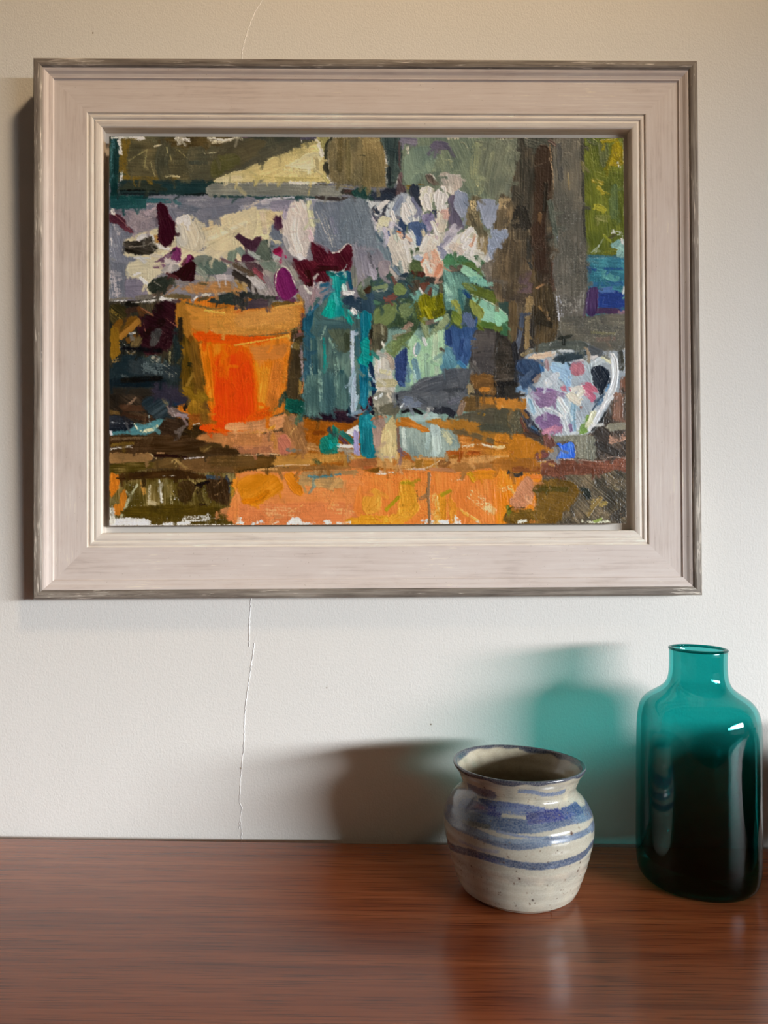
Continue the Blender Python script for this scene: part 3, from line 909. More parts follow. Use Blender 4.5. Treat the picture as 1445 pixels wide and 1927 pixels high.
p 8a847e 0,0 720,0 720,420 640,420 400,440 300,380 160,200 0,100 a60 k a09a94 v.15
p 6e7a6c 270,-10 440,-10 450,60 420,105 300,60 a50 k 848e82
p 4d3a3e 100,-10 260,20 320,90 210,140 a40
s 7a3a44 55 220,85 350,200 d.2 k 94585c
s a9a4a0 80 160,170 290,260 d.35 k c0bcb8
s 8a7c7c 60 330,150 420,340 k a09494
s 35302c 64 0,110 120,190 200,290 240,380 k 4a4440
s 574838 55 0,20 190,130 d.25 k 7a6a54
s a07c44 70 0,230 100,270 k b48c50
s b8a078 24 0,190 120,240 d.3
s 2e302e 70 0,400 130,340 240,390 k 3c3e3a
s 3a3c36 50 230,370 460,390
p 443a40 60,440 240,400 380,402 405,440 350,480 100,520 0,505 a-4 k 5a4c50
s 8a6844 30 30,470 100,495 d.3
p 5c4826 390,440 520,420 640,400 645,460 450,480 a-5 k 7a6030
p 74255a 440,150 500,50 580,90 640,200 658,330 560,400 475,365 440,260 a75 v.08 k 5e2048 h1.6
s 5a3050 50 470,380 630,400 m.3
s c4bcac 7 440,260 450,120 510,40 590,90 650,250
s 8a847a 40 610,60 670,180 k a8a89a
s 2c4850 20 640,265 665,290
s 4a2030 30 660,310 690,290
p 481822 655,-10 1240,-10 1222,90 1120,100 1020,90 1030,200 900,225 865,180 850,290 800,305 740,220 690,120 a60 k 642832 h1.6
s 2e0f16 70 790,120 810,280
s 7a3a42 7 700,70 780,160
s 34101a 60 900,60 1100,60
s b0a8a0 30 860,170 890,130 d.2
p 8b7f80 700,250 860,260 900,210 990,230 930,330 800,480 720,420 a70 k a69a98
s 6a5a4c 40 690,400 760,480
s ddd6c8 20 755,250 790,310 830,335
s d4ccc0 16 850,280 860,230
s dcd8d0 16 900,260 930,215 d.2
s 8f7a7c 44 870,280 830,430
s a89094 20 880,300 900,370
s 9a7844 50 690,370 730,420 d.3 k 7c6436
p 4a625e 740,640 860,510 980,420 1260,470 1345,560 1350,1460 740,1460 a90 v.18 k 6f8a7c S
p 1f4a5c 720,720 755,570 840,500 862,560 800,770 750,745 a85 k 2f6474
s 2c5a6e 34 800,560 910,440 1035,315 k 3c6c80
s 2f6078 44 935,250 1010,235
s 3a6a80 20 920,330 1010,280
p 1a8a86 1000,110 1060,95 1110,130 1210,130 1205,220 1150,320 1170,460 1200,520 1252,670 1170,590 1060,605 945,585 990,470 1045,300 1050,190 a85 v.15 k 44aaa4 h1.6
s 0f9082 80 980,560 1050,450 k 18a090
s 109486 40 1060,560 1080,440
s 4ab0aa 30 1080,340 1110,450 k 2a9490
s 1f5a54 36 1000,105 1070,130
s 14606e 36 1110,125 1225,105
s 1c4a62 46 1240,130 1260,270
s a8b8b0 8 1030,90 1110,105 1180,80 1215,20
s b0c0bc 8 1100,125 1140,148 1190,115
s b4d0c4 60 1175,260 1190,300 d.2 h2
s e6e4d8 46 1195,330 1270,335 h2.4
s ecebe0 60 1270,505 1300,555 h2.6
s 58b4a8 46 1230,520 1330,590 d.3
s 189084 60 1200,540 1250,650
p 2a3b4a 1170,400 1240,355 1330,370 1450,400 1450,525 1330,530 1200,490 a5 k 3a4c58
s 8a9898 40 1350,420 1440,440 d.65
p 4c5644 1330,250 1450,160 1450,380 1345,350 a-50 k 5e6654
s 7e806e 44 1370,0 1400,140 k a09a88
s a89c80 20 1370,80 1400,140
s 7a7c6c 60 1290,60 1300,240 k 9a9a90
s 7c8a70 30 1340,290 1400,200
p 4d5747 1000,720 1100,690 1240,700 1250,900 1170,970 1120,900 a70 k 5c6654
p 3f5a5c 860,560 1000,600 1200,640 1260,720 1000,730 900,800 a10 k 52706e d.2
s 3c4434 60 1210,790 1220,920
s 7f9c8a 26 1020,830 1080,960 1120,1160 d.35
s 1c8a80 28 960,830 970,1000 965,1150 d.25
s 8aa492 24 970,700 930,830 d.55
s 6e8c7c 26 1180,1140 1050,1280 k 8aa894
s 2c4c50 60 1150,1200 1120,1440
s 8aa090 110 1120,1300 1140,1440 d.6
s 2f5260 80 770,800 790,1300 k 446a70
s 8aa494 60 830,1130 850,1300 d.5
s 4a6a64 70 940,1180 960,1440 k 6c8878
s 2a4a50 60 860,850 880,1440 m.4
s 8a9a84 40 760,1330 790,1440 d.5
s a9b6c4 46 1275,760 1265,960 1280,1180 1290,1460 v.06 h1.5
s 9cb6c0 46 1300,1180 1250,1300 1245,1460 k a8b8c8 h1.4
s c0cad4 22 1275,770 1270,960
s 3c6068 40 1320,740 1330,1000
s 145c72 90 1400,580 1400,900 k 2c7a88
p 0f9088 1310,1050 1365,990 1360,870 1450,830 1450,1125 1370,1130 a-30 v.12 k 28a8a0 h1.6
s 1c6a82 90 1390,1160 1400,1460 k 2c8098
s 30a0a0 30 1400,960 1440,1000 d.3
p 3d3324 600,1000 650,940 702,960 700,1200 690,1460 550,1460 560,1200 a90 k 57482e
p 6a5a34 600,900 690,840 700,950 640,940 a60
s 8c7c7c 26 720,880 722,1080 735,1280 k a49490
s a05a48 36 680,690 705,765 k b87058
s 6e4a3c 34 730,560 705,690
s b8ac98 15 610,920 640,820
s 6a5048 50 640,800 720,780
s 2a3a30 50 520,1380 550,1460
s 8a6e3a 40 700,1290 710,1420 d.45
s c87a40 16 740,1300 720,1410 d.3
p c3803a 0,520 200,520 400,490 520,470 730,430 715,560 690,685 560,740 300,785 0,800 a-3 v.07 k ce9248
s c68c46 60 470,660 510,540 600,520 640,600 k b47a36 h1.6
s c88e48 90 600,640 640,560 v.06 h1.8
s a87434 6 470,560 500,660 560,720
s 8a7a44 12 540,740 640,720 700,690
s 6e5a3c 13 20,800 250,795 400,780 550,765 710,720
s d09c4c 22 400,495 560,470 720,440
s c05c24 30 0,540 60,530 m.3
p dd4f0e 0,810 250,805 440,815 300,870 150,900 0,870 a3 k e4681c
p d87624 0,900 120,905 300,870 450,820 600,780 600,900 570,1100 500,1460 0,1460 a86 v.07 k e89838
s e49838 14 40,870 120,905 300,870 600,790
s e08c30 60 0,990 60,920 d.1 k eca044
p c77732 80,930 220,885 580,850 560,960 490,1020 230,1060 30,1000 a3 v.05 k d0843c
p dc4a0a 0,1020 60,1080 150,1150 165,1300 150,1460 0,1460 a86 v.04 k e4540e
s d84e14 90 120,1330 100,1440 m.2
s e07c18 150 240,1150 270,1440 d.2 k f0a034
s c26e2e 110 460,1080 390,1440 v.05 k cc7c34
s e09440 20 590,800 580,900 560,1000
s b87430 30 560,1010 520,1300 m.2
T 680 495 5.78
p 8d8894 0,-10 120,-10 165,200 140,230 90,170 0,100 a70 k 9d98a0
s 7a7886 40 30,20 60,100 m.2
s bab2b8 46 70,30 140,210 k 8a88a0 h1.3
p 9b8e90 165,-10 300,-10 290,90 240,140 180,165 a70 k b4aaa8
s bcb2a6 60 300,60 385,165 k a09890
s d8cebc 70 430,-10 460,110 k c0b0a4 h1.4
s 70808a 50 330,40 400,120 k 9aa4aa
s 8a948e 40 400,0 420,100 d.3
p 4c5a3a 510,10 590,-10 650,30 640,90 510,95 a20 k 5c6c46
p dfae94 640,-10 870,-10 875,130 800,168 690,150 650,60 a80 v.1 k f0d4be h1.6
s d08c6c 60 840,40 800,150 k e0a484
s f0dcc8 40 690,-10 740,100
s 4a2a24 60 560,110 650,130
s 3a3834 70 720,190 860,200
s 4a4a3c 50 860,170 850,320 k 6a6650 d.1
p 384c52 110,200 250,160 400,170 490,200 490,370 300,410 120,400 a30 k 485e60 v.15
s 2a3842 50 390,170 470,130
s 6a4a42 40 320,160 355,225
s 66423c 70 260,400 340,370 k 7a5048
s 3e5a58 50 200,240 290,190
p 687266 -5,200 80,150 100,180 60,260 -5,300 a-35 k 7c8678
s 3c2a20 40 0,330 70,275
s 2a2a2a 40 0,370 60,330
p 2f4452 -5,370 120,330 115,540 -5,530 a85 k 44586a
s 50785c 40 130,430 170,440 m.2
s 6f805c 46 120,280 250,255 k 84926c h1.3
s a4aa9c 16 130,310 210,310 260,285
s 4c6450 40 110,240 220,190
p 6f7f4c 325,280 370,222 450,245 470,325 410,365 345,345 a30 k 80905a h1.4
p 6d7c4c 125,530 200,470 350,430 372,500 350,620 270,690 130,690 a-38 v.08 k 7e8c5a h1.5
p 758558 400,460 530,448 540,560 460,610 410,570 a10 k 889668 h1.5
s 9aae88 20 410,420 440,400
p 3f5038 370,400 600,420 620,600 560,760 380,700 260,700 350,620 370,560 460,610 540,560 530,450 a75 k 546a44 v.2
p 4c4438 495,250 560,188 622,210 600,300 550,338 a60 k 645a48 h1.4
p 5e8a80 470,230 520,330 600,300 640,300 620,420 540,400 a45 k 7aa69a
s d8d4cc 30 620,285 655,335 d.1
p 5a382e 620,230 760,240 745,345 690,350 660,320 a70 k 6e4a3c
s 7aa090 60 790,270 780,350 d.1
s 5e7c74 40 740,250 800,290
p 6b6a18 580,480 620,380 680,340 740,380 870,330 885,480 900,560 800,610 680,610 600,600 a80 v.25 k 8a861c h1.8
s 908a1c 60 690,500 740,600 d.2 h1.8
s 4a4c10 60 770,560 860,520 m.2 h1.8
s 5a6030 40 560,420 620,560
p 5d8579 880,30 1000,90 1180,200 1130,400 1060,545 960,510 895,480 a72 v.15 k 84ac9a
s 9cc4b0 44 900,240 960,420 d.3
s 7aa898 60 910,60 960,200 d.2
s 3f6a66 50 1060,300 1080,500 d.3
s 8a9048 60 1000,430 1030,480 d.4
p 8cbc9e 1000,40 1080,20 1290,140 1260,210 1150,150 a32 v.06 k 9cc8ac h1.3
s 645a4e 66 975,70 1055,60 k 84786c h1.3
s 6aa292 70 1200,180 1390,240 d.1 k 84b4a4
p 8fc0a4 1190,365 1300,400 1450,480 1450,675 1300,645 1230,570 1200,470 a28 v.04 k 98c8ac h1.3
p 56703c 1030,-10 1120,-10 1220,20 1330,120 1290,135 1180,60 a35 k 68844c
s 7a8a7c 30 1280,40 1330,140
p 6c6458 1300,30 1450,-10 1450,300 1370,270 1340,150 a80 k 948a7a d.1
p 58642c 1100,230 1290,265 1450,335 1450,470 1330,400 1180,335 a20 k 6c7a38
s 6a7844 50 1110,240 1180,280
s c8d4b4 9 1180,345 1330,410 1445,465
p 89904a 1165,420 1220,430 1312,530 1295,600 1190,560 a65 k 7a843c h1.5
s 22446c 40 1100,310 1155,375
p 6b7c34 940,560 1000,520 1060,570 1085,640 1050,690 970,640 a55 k 848c44 h1.4
s 4e6a30 70 1250,660 1445,700 k 60804a
s 5a6a28 50 1230,680 1300,740
p 7d8b66 630,640 690,600 720,780 760,720 900,560 935,640 860,740 775,760 750,850 710,862 650,760 a50 v.1 k 98a680 h1.5
s 6f6258 50 700,655 780,640 m.1
s 9cc2a8 30 790,635 850,605
s 8a9670 30 640,640 700,830
p 6a7b4c 250,900 330,830 450,790 560,750 545,800 450,900 370,1000 330,1025 245,970 a-35 v.1 k 7c8a5c h1.6
s 7d7c62 60 350,820 500,740 k 8a8a70
s 8c7666 44 450,720 500,670 530,680 k a08c7a h1.4
s 3c4c34 13 460,890 520,880 560,810
s 5a6840 30 380,820 520,770
p 4c4a3a 80,690 190,660 260,700 250,850 180,960 110,1000 80,930 a82 v.2 k 7e7c60
s 2c2a22 40 90,720 80,860
s 8a8870 26 200,690 220,820
s d4d4c4 26 205,860 225,900 d.2
p 9cc29a 555,790 650,850 760,770 900,740 895,900 840,1100 835,1210 640,1270 500,1340 455,1100 470,900 a88 v.08 k b8d0b0
s e0e0d4 34 655,830 680,890 h1.4
s e0dcd8 22 575,890 550,960 570,1010 h1.4
s 7a9c9e 56 600,900 590,970 h1.2
s 7498a0 70 560,1080 590,1240 d.1 k 8cacac
s 6d8f94 50 480,1100 490,1280 d.2
s b8cca8 60 790,800 780,1060
s b4c8aa 44 800,1060 800,1200 k 9cb89c
s 8fae94 60 690,1000 700,1230 m.2
s a0bcb0 30 550,1180 560,1300
p 5a8894 860,985 940,920 1045,1050 1010,1135 860,1190 835,1100 a70 k 7098a0
s 5c564a 34 845,940 880,965
p 38547e 895,700 980,675 1060,720 1200,640 1245,600 1225,750 1175,1000 1130,1130 1050,1100 960,930 890,890 a78 v.12 k 56709a
s 2c4068 60 930,740 940,880
s 2c426c 44 1080,850 1060,1020
s 4a6a98 30 1060,1080 1090,980 d.3
s 5c6c88 100 1130,590 1170,660 d.1 k 7c86a0
s 3f7498 50 1050,1090 1100,1140
p 2f3f68 335,1040 400,980 465,915 482,1000 465,1200 455,1330 365,1320 a85 k 40527c
s 4a648c 30 400,1300 440,1340
p c6c0b0 130,985 260,1000 330,1090 330,1300 345,1460 140,1460 a88 v.1 k dad4c6
s a29484 56 240,1000 300,1050 320,1140 k b8aa98
s e0dccc 40 170,1060 170,1180
s cfc8a0 50 200,1180 280,1200 d.1
s a8a07c 90 180,1310 320,1310 d.1 k c0b890
s b0a894 60 260,1400 330,1440
p 4b4f54 380,1400 500,1355 640,1260 860,1212 885,1160 1160,1152 1150,1300 1120,1460 380,1460 a-18 v.12 k 5e6266
s 6c7074 10 560,1340 700,1270 860,1230
s 666a6e 10 480,1440 700,1330 900,1290
s 3c4044 60 900,1400 1080,1380
p 4a4644 1215,760 1400,748 1450,790 1450,1210 1210,1200 1185,1000 a3 v.1 k 5a5652 h1.3
s 383634 12 1230,980 1420,950
s 7c7670 40 1180,1200 1210,1090 m.2
s 6a645c 30 1180,880 1220,780 d.3
p 6a4c2c 1150,1220 1450,1240 1450,1460 1250,1420 a5 k 8a6434
s c07c34 50 1280,1380 1370,1380 d.15
s 8a7c5c 70 1160,1350 1180,1440 d.35
s 40382e 30 1240,1390 1250,1440
p 12707e -5,540 60,545 105,600 60,760 -5,840 a80 k 2a8890 h1.4
p 0c8a84 -5,850 60,830 80,950 110,1040 60,1120 -5,1130 a20 k 1c9c92 h1.5
s 0e5e76 70 10,1140 20,1460 k 2a7a8e
s 1c2c44 50 80,1100 110,1300 120,1460 k 2c3c58
s a0b4bc 24 50,1200 130,1300 d.2
s 6a5040 20 85,830 80,1000
T 930 495 5.78
p 54483a 0,-10 420,-10 412,350 300,460 150,430 0,410 a90 v.15 k 88785a
p 615050 190,250 280,130 380,70 412,130 412,325 190,325 a-50 k 745e5c d.05
s 3c3c38 40 370,0 400,60
s 443c34 120 140,370 340,400 m.1 k 544a3c
p 3e3528 420,-10 600,-10 640,300 700,640 640,860 420,860 a88 v.25 k 64563a
s a57c54 22 450,275 530,235 d.35
s 9a7850 26 550,550 580,615 d.35
s a08050 24 480,490 510,520 d.4
s 2c2820 60 470,640 600,680
p 5e5a52 600,-10 975,-10 1000,560 985,740 700,760 680,620 640,400 a88 v.1 k 7a7870
s 84827a 200 800,180 820,460 d.75
s a8aab0 70 690,400 720,640 d.7
s 8a8880 80 930,200 930,480 d.7
p 5d5a50 720,595 1000,590 1420,560 1420,920 1280,960 1100,960 960,860 780,810 700,760 a2 v.1 k 6e6a5a
s 6f6c50 30 1050,765 1300,775 d.25
s 6e5c50 40 1100,840 1300,830 m.3
s 84806c 200 1100,660 1350,700 d.75
p 2f6878 970,-10 1420,-10 1420,290 1200,300 1010,260 a10 v.15 k 4c8c94
s 24507e 30 1000,50 1090,80
s 24507e 22 1180,70 1390,70
s 4f8c8c 80 1200,140 1310,190 d.1
s 2a5a80 50 1060,240 1380,230 k 3a7a90
p 283f80 1110,330 1260,290 1420,360 1420,480 1130,495 a10 v.2 k 4468a8
s 4a6a9c 60 1150,310 1250,290 d.3
p 402d52 1000,330 1070,260 1160,260 1120,310 1110,560 1000,560 a88 k 5a446a
s 46304c 60 1130,525 1340,530
s 8a6c74 36 1350,545 1412,540
s d8dcd4 24 1400,340 1416,270 d.1
s 6a9a94 30 1400,400 1415,380
s 4a3c30 9 905,592 1030,590
s 2f2a26 20 985,60 995,220 d.2
s 6a4a3c 20 620,-10 610,200 d.3
p 8cc4a0 -5,470 80,520 152,625 110,660 60,700 -5,680 a30 v.05 k 9cceb0
p 3f6846 60,700 110,645 155,645 145,800 60,785 a60 k 5a8658
s 5f7034 60 0,720 40,730
s c0d0b4 8 30,490 110,560 150,620
s 5a4b36 100 190,470 180,820 k 7a6848
s 8a7450 60 360,400 350,640 340,920 d.25
s 4a5260 50 290,570 270,760 220,960 k 646c78
s 3a3630 40 410,600 400,900
p 34302a 0,800 60,790 150,850 210,960 240,1300 245,1460 0,1460 a5 v.2 k 48423c
s 222120 50 0,1330 220,1310
s 5a5248 12 0,1280 200,1260
s 2a2a2c 70 200,900 220,1060
s 8a7c5c 46 300,1000 400,960 d.3 k 645840
p 4d524c 440,900 600,860 800,850 980,870 1010,920 930,960 700,950 430,985 a3 k 62685e
s 2c2e28 40 700,830 820,800
s c0c0b8 7 590,900 605,870
s 8a8a84 8 440,950 460,830
p 55585a 1020,900 1160,960 1130,1020 1000,1000 a20
p d2b698 360,1042 460,990 600,965 660,975 620,1020 480,1062 a-12 k e0c8b0 h1.4
s c8ccc8 26 620,985 700,960 830,965 k b0b8b8
p 2e3a40 630,1055 740,990 900,968 1015,958 980,1020 900,1060 760,1098 670,1085 a-15 k 4c5c60
s a08c72 30 960,930 1000,950 1010,1000 k 7c7460
s d4cec8 30 880,1085 1000,1050 1110,1020
p a8b4ba 470,1060 620,1080 820,1090 1000,1070 1090,1100 1050,1250 1110,1460 400,1460 420,1340 500,1250 a60 k ccd4d4 h1.3
p 2f3f58 225,1080 380,1050 520,1080 500,1200 400,1330 290,1370 225,1220 a60 k 46607e
s 3d6a96 46 490,1080 510,1170
s 4a5c74 60 300,1280 400,1180 m.2
s 7a9ab6 46 260,1370 330,1395 k 5a7a98
s 8a7a70 50 430,1290 470,1230 d.3
s a88a8a 56 555,1080 565,1150
p 9cbcd4 600,1085 700,1095 805,1095 815,1230 700,1255 600,1180 a20 v.05 k b0ccdc h1.4
p a86a76 820,1110 930,1088 985,1180 900,1240 820,1200 a40 k bc8288 d.05
s d8dcde 90 570,1310 660,1230 k c0ccd0 h1.5
s 9cbcd6 80 740,1250 790,1310 h1.3
p c26a7c 890,1340 1000,1300 1090,1350 1112,1460 950,1460 a30 k d08490 h1.3
s e4dccc 90 840,1410 920,1380 k d8c8b0 h1.6
p 8a6c98 410,1390 500,1360 740,1410 740,1460 400,1460 a10 k 9c80a4
s c47a88 60 740,1370 790,1390
s 7a5a60 30 400,1420 440,1390
s c4ccca 80 1060,1120 1170,1060 1280,1080 k dcdcd4 h1.4
s d8d8d4 80 1290,1060 1300,1200 1290,1320 1240,1460 k bcc8cc h1.5
s dcd8b0 46 1180,1030 1260,1085 h1.5
s e4e0dc 36 1280,1020 1310,1050 h1.5
p 1f2630 1045,1170 1130,1118 1230,1170 1250,1250 1200,1360 1150,1460 1120,1400 1060,1290 a60 k 38424e
s 8a94a0 60 1120,1250 1170,1330 d.7
s b8c4c4 56 1010,1090 1050,1200 1060,1300 k a0acac
s 6a94b8 30 1210,1400 1240,1330
s 74503e 80 1400,1290 1390,1460 d.1 k 946a54
s 3a3a34 60 1370,980 1380,1160 k 545448
s dcdcd8 10 1416,940 1418,1220 d.4
s d0d0c8 10 1415,0 1416,300 d.6
T 200 742 5.78
p 2c2620 40,-10 640,-10 620,290 420,300 40,300 a40 v.2 k 4c3e30 d.1
s 8a6e56 26 180,145 250,100 310,40 d.35
s 4a3426 70 150,140 380,150 m.2
s 5a4628 40 40,190 140,205
p 2a3438 370,100 450,20 600,-10 860,-10 865,90 720,120 650,250 540,262 450,200 a-30 k 46545a v.18
s 24364c 80 760,80 840,50
s 6e6850 40 610,40 690,180 d.4 k 4c4a44
p 1f2329 40,230 250,270 300,330 220,400 40,405 a8 v.2 k 3a3c40
s 3a2a20 50 180,210 500,280
s 8a8c8c 14 50,300 270,310 d.6
s 4c3a2a 24 260,200 480,240
p 4a7c80 60,400 200,395 280,360 300,310 360,320 450,315 550,270 610,262 640,310 560,380 450,425 300,440 60,442 a-8 v.08 k 5e8e90 h1.5
s e0d8a8 22 310,340 360,395 450,380 550,340 h1.8
s e0dab0 20 370,405 480,390 540,360 d.2 h1.8
s e2dcba 14 300,320 320,360 h1.8
s 9aa8a0 6 458,230 470,330
s dcd8d8 24 45,405 50,435
p 6e5e56 650,130 740,150 800,190 890,210 892,270 780,250 700,245 a25 v.12 k a08e8a h1.5
s 9c8888 32 760,215 885,240
s b0a49c 10 740,240 700,150
p 33271e 620,290 740,260 900,290 870,400 780,440 540,430 a10 k 4c3c2e
s 5a5048 40 740,420 840,350 d.3
p 2e2418 780,450 900,340 1020,350 1050,430 960,485 850,500 a20 k 4a3820
p dd4507 1080,-10 1460,-10 1460,285 1300,290 1170,220 1120,100 a85 v.05 k e4560e
s d8824a 70 1280,220 1400,240 d.5
p 8a6120 865,-10 1080,-10 1090,120 1140,190 1040,235 890,200 a88 v.15 k b0862c
s 2c241c 40 840,160 870,80
s 4a3026 44 1065,110 1150,190 h1.5
p 8c4e20 890,215 1100,215 1200,240 1310,262 1280,322 1000,322 900,275 a5 v.12 k a0602a
p e04a12 1010,335 1080,320 1170,322 1290,370 1315,425 1150,422 1010,390 a15 v.06 k ec6428
s dcb898 14 1150,325 1200,335 d.2
s 1c1410 10 1150,380 1200,390
s d8c8b0 8 930,330 1000,312
p cd8652 1290,320 1460,285 1460,430 1310,420 a10 v.06 k d8986a
p 3b2a1b 40,445 500,445 780,440 1050,490 1320,550 1325,650 900,640 500,655 40,622 a1 v.15 k 584430
p b17542 980,475 1080,420 1300,415 1460,430 1460,650 1330,655 1305,560 1140,530 a3 v.06 k bd8350
s 4e3b22 64 1040,600 1150,560 1290,580 k 6a5430
s 8a7040 10 1050,610 1130,560
s ccc4b2 22 50,590 270,560 d.4
s 5a4420 30 60,545 280,525 d.1 k 74602c
s 6a543a 24 60,480 490,465 d.2
p 8d6a41 40,632 300,640 470,640 500,690 430,725 200,735 40,745 a-2 v.07 k a07a4c h1.3
s c4a878 13 475,640 530,690 h1.6
s c89868 10 540,632 620,636
s 2a1c12 34 520,665 680,665 850,680
p 5b4527 490,725 650,690 800,700 780,790 600,800 480,800 a-10 k 6c5634
p 694c2d 785,745 900,700 1100,675 1300,655 1460,650 1460,835 1200,845 900,845 800,825 a-2 v.06 k 755836 h1.3
s d0c4bc 12 840,695 1050,680 d.25
s a88c54 7 700,730 725,702 750,710 735,745
s a88c54 7 740,790 775,740
s b0987c 6 800,830 960,855
p 53441e 40,750 250,740 480,730 470,800 200,855 40,850 a-3 d.12 k 8c7a4a v.2
p 3c2918 100,870 350,830 800,820 1050,870 1050,930 700,935 150,942 a-2 v.12 k 503a24
s c8c0b0 5 600,885 740,875 d.5
p 5a4a20 150,940 1060,920 1320,900 1460,920 1460,1300 900,1250 200,1240 a88 d.2 k a89c70 v.2
s d4d0c0 26 570,940 590,1160 d.4
s bcb08c 26 460,990 450,1240 d.5
s a89c70 24 680,980 700,1200 d.6
s c08a40 44 385,960 405,1060 d.3
s a89050 8 650,980 740,1120
p 3f2f1c 780,950 900,940 960,1000 900,1150 770,1130 a70 k 523f28
p 3b2b1d 1080,900 1200,890 1310,910 1335,1080 1310,1210 1200,1180 1090,1110 a80 v.15 k 6a5034
s 9a7850 8 1160,1000 1230,940
s 9a7850 8 1170,1090 1240,1060
s 1c140e 40 980,980 1085,950
s 3c4850 40 1095,890 1200,905
s 3a3e44 26 1290,890 1320,970 1330,1060
s 2a2018 50 980,1195 1060,1205
s 4a3c20 70 990,1040 1020,1140 k 6e5c34 d.1
s 7a6c2c 60 1360,1000 1380,1200 d.3
p c97324 38,855 110,860 135,900 140,1000 100,1060 38,1115 a80 v.06 k d4822c
s 2e2014 16 110,900 200,910
p c07427 150,1060 210,1035 212,1150 160,1280 90,1300 70,1200 140,1180 a75 v.06 k cc8232
s b8b48c 24 330,975 250,1110 200,1230 160,1310
s a8a684 14 215,1050 235,1085 270,1070
p 493b18 190,1235 700,1190 1200,1220 1210,1300 900,1340 500,1345 200,1320 a1 d.12 k 5e4e20 v.15
p b87848 1195,1250 1400,1220 1412,1320 1220,1345 1175,1300 a-3 v.08 k c68a5a d.05
p e08a2c 1340,965 1460,905 1460,1420 1420,1410 1408,1200 1405,1100 a80 v.06
p 4a3c1a 200,1330 1445,1310 1400,1420 60,1420 a88 d.35 k 5e5026
s e8e4dc 80 40,1390 240,1370 430,1390 d.15
s e8e4dc 40 620,1405 880,1390 d.3
s e0dcd0 60 840,1350 1060,1340 d.5
s e0dcd0 30 1095,1300 1105,1340 d.4
s eae6de 70 1400,1350 1445,1390 d.05
s dcd8c8 60 60,1250 60,1380 d.5
s e4e0d6 9 40,1416 1440,1410 d.3
T 440 742 5.78
p d9480a -5,-10 160,-10 180,150 90,280 -5,285 a85 v.05 k e4560e
p c77528 160,-10 460,-10 430,110 400,200 330,90 200,140 a88 v.06 k d08232
p dc5214 205,160 260,110 320,65 400,125 392,180 230,200 a60 v.08 k e86a24
s d88440 70 100,240 250,225 370,200 d.3
s 6e5a30 36 400,200 460,100 520,30 d.15
s 3c4434 40 480,120 520,20
s 4a4634 22 330,275 430,240 520,205
s d09050 24 420,40 450,60 d.2
p cf8e5a 30,312 200,305 400,270 590,200 600,310 500,375 330,405 120,430 10,410 a-6 v.06 k da9e6e h1.2
s a8704a 6 40,370 240,350
p 99693f 560,212 660,225 740,250 800,470 772,660 700,640 560,545 520,380 a68 v.12 k b88850
s d0a060 8 560,480 660,350
s 8a6a4c 60 600,260 700,290 m.2
s d08a28 26 0,455 150,450 260,420 400,370 430,325 h2.2
s d8a040 18 120,432 300,400 h2.4
s dca030 22 350,380 410,330 h2.4
p b8784c -5,500 200,450 440,415 560,440 650,600 560,645 200,645 -5,635 a-2 v.06 k c48858
p bd7056 465,470 540,440 600,540 580,640 480,640 a60 k cc8468 d.1
s a46a48 70 60,600 360,600 v.05
s 7c7868 44 570,600 640,610 d.2
p 134a3f 540,60 620,55 700,62 805,110 805,222 690,212 560,190 a28 v.15 k 1e6450 h1.5
p 3f5f60 720,-10 1240,-10 1215,140 1100,130 960,120 810,110 a88 v.12 k 6a8c84
s 8aa89c 24 770,0 780,80 d.3
p 261c24 780,180 940,125 1080,140 1210,165 1340,235 1265,310 1050,305 780,250 a10 k 3a2a32 h1.4
s 18a8b4 50 975,55 1000,100 h1.8
s 3a2830 40 920,160 1180,190
s e8e4dc 8 710,135 725,130 h2
s ccd4d2 44 1290,-10 1290,90 1280,180 k a8b8bc h1.4
s a0bcc4 40 1320,30 1300,130
s 2c7c92 66 1390,-10 1380,90 k 3c90a4
s 6c8290 44 1230,220 1330,200 1410,165 k 8aa0a8
s 1c3440 40 1240,150 1240,240
s 4a2a32 60 1395,150 1445,110 k 64404a
p 9a5418 745,280 900,300 1060,312 1250,318 1265,370 1130,412 1030,380 930,500 780,525 a10 v.1 k a8622a
s 7c4010 50 860,420 960,420
s b8834c 80 800,560 920,590 d.35 k d4a870
p 1b6c5c 915,500 1000,430 1060,345 1105,410 1125,600 1060,650 930,645 a60 v.12 k 2c8472 h1.3
s 10988c 56 1020,520 1045,580 h1.5
s 303a3c 46 1020,390 1090,430 k 4c5a58
s 5a3840 40 1110,450 1200,540 d.2 k 7a5a60
p dcd8ce 1190,410 1300,350 1335,360 1330,450 1280,465 1220,430 a-20 k c8d0c8
s 2c6e62 56 1150,420 1240,490 1290,540 k 448478
s dcd4c8 40 1120,560 1290,570 d.2
s a89880 40 1130,600 1280,620 d.2
s a59cc2 60 1305,420 1310,540 1310,670 v.06 h1.4
s e8e8e4 40 1300,370 1315,380 d.1
p 15707a 1340,250 1400,230 1460,225 1460,650 1360,645 1345,450 a85 v.15 k 3c949a
p 5e4120 -5,670 250,675 432,685 425,770 150,825 -5,840 a-3 v.08 k 74562e
s d0b084 7 -5,655 200,660 330,640 450,655 540,660 h2
s 4a3418 7 -5,672 200,678 420,690
p b8843e 430,705 560,660 830,655 1200,645 1460,680 1460,730 1290,725 900,745 800,775 420,778 a0 v.07 k c49248
s 5a5a34 50 850,690 900,750 d.3
p 8d6032 300,810 600,780 830,770 1300,775 1310,815 1000,835 700,830 400,855 a-1 v.08 k a07440
p a76c3e 1280,715 1460,715 1460,815 1300,805 a2 k b47c4c
s d8b084 8 430,780 600,765 800,770
s 3a2c18 12 40,835 150,815 400,790
s d09858 26 250,815 440,810 d.35
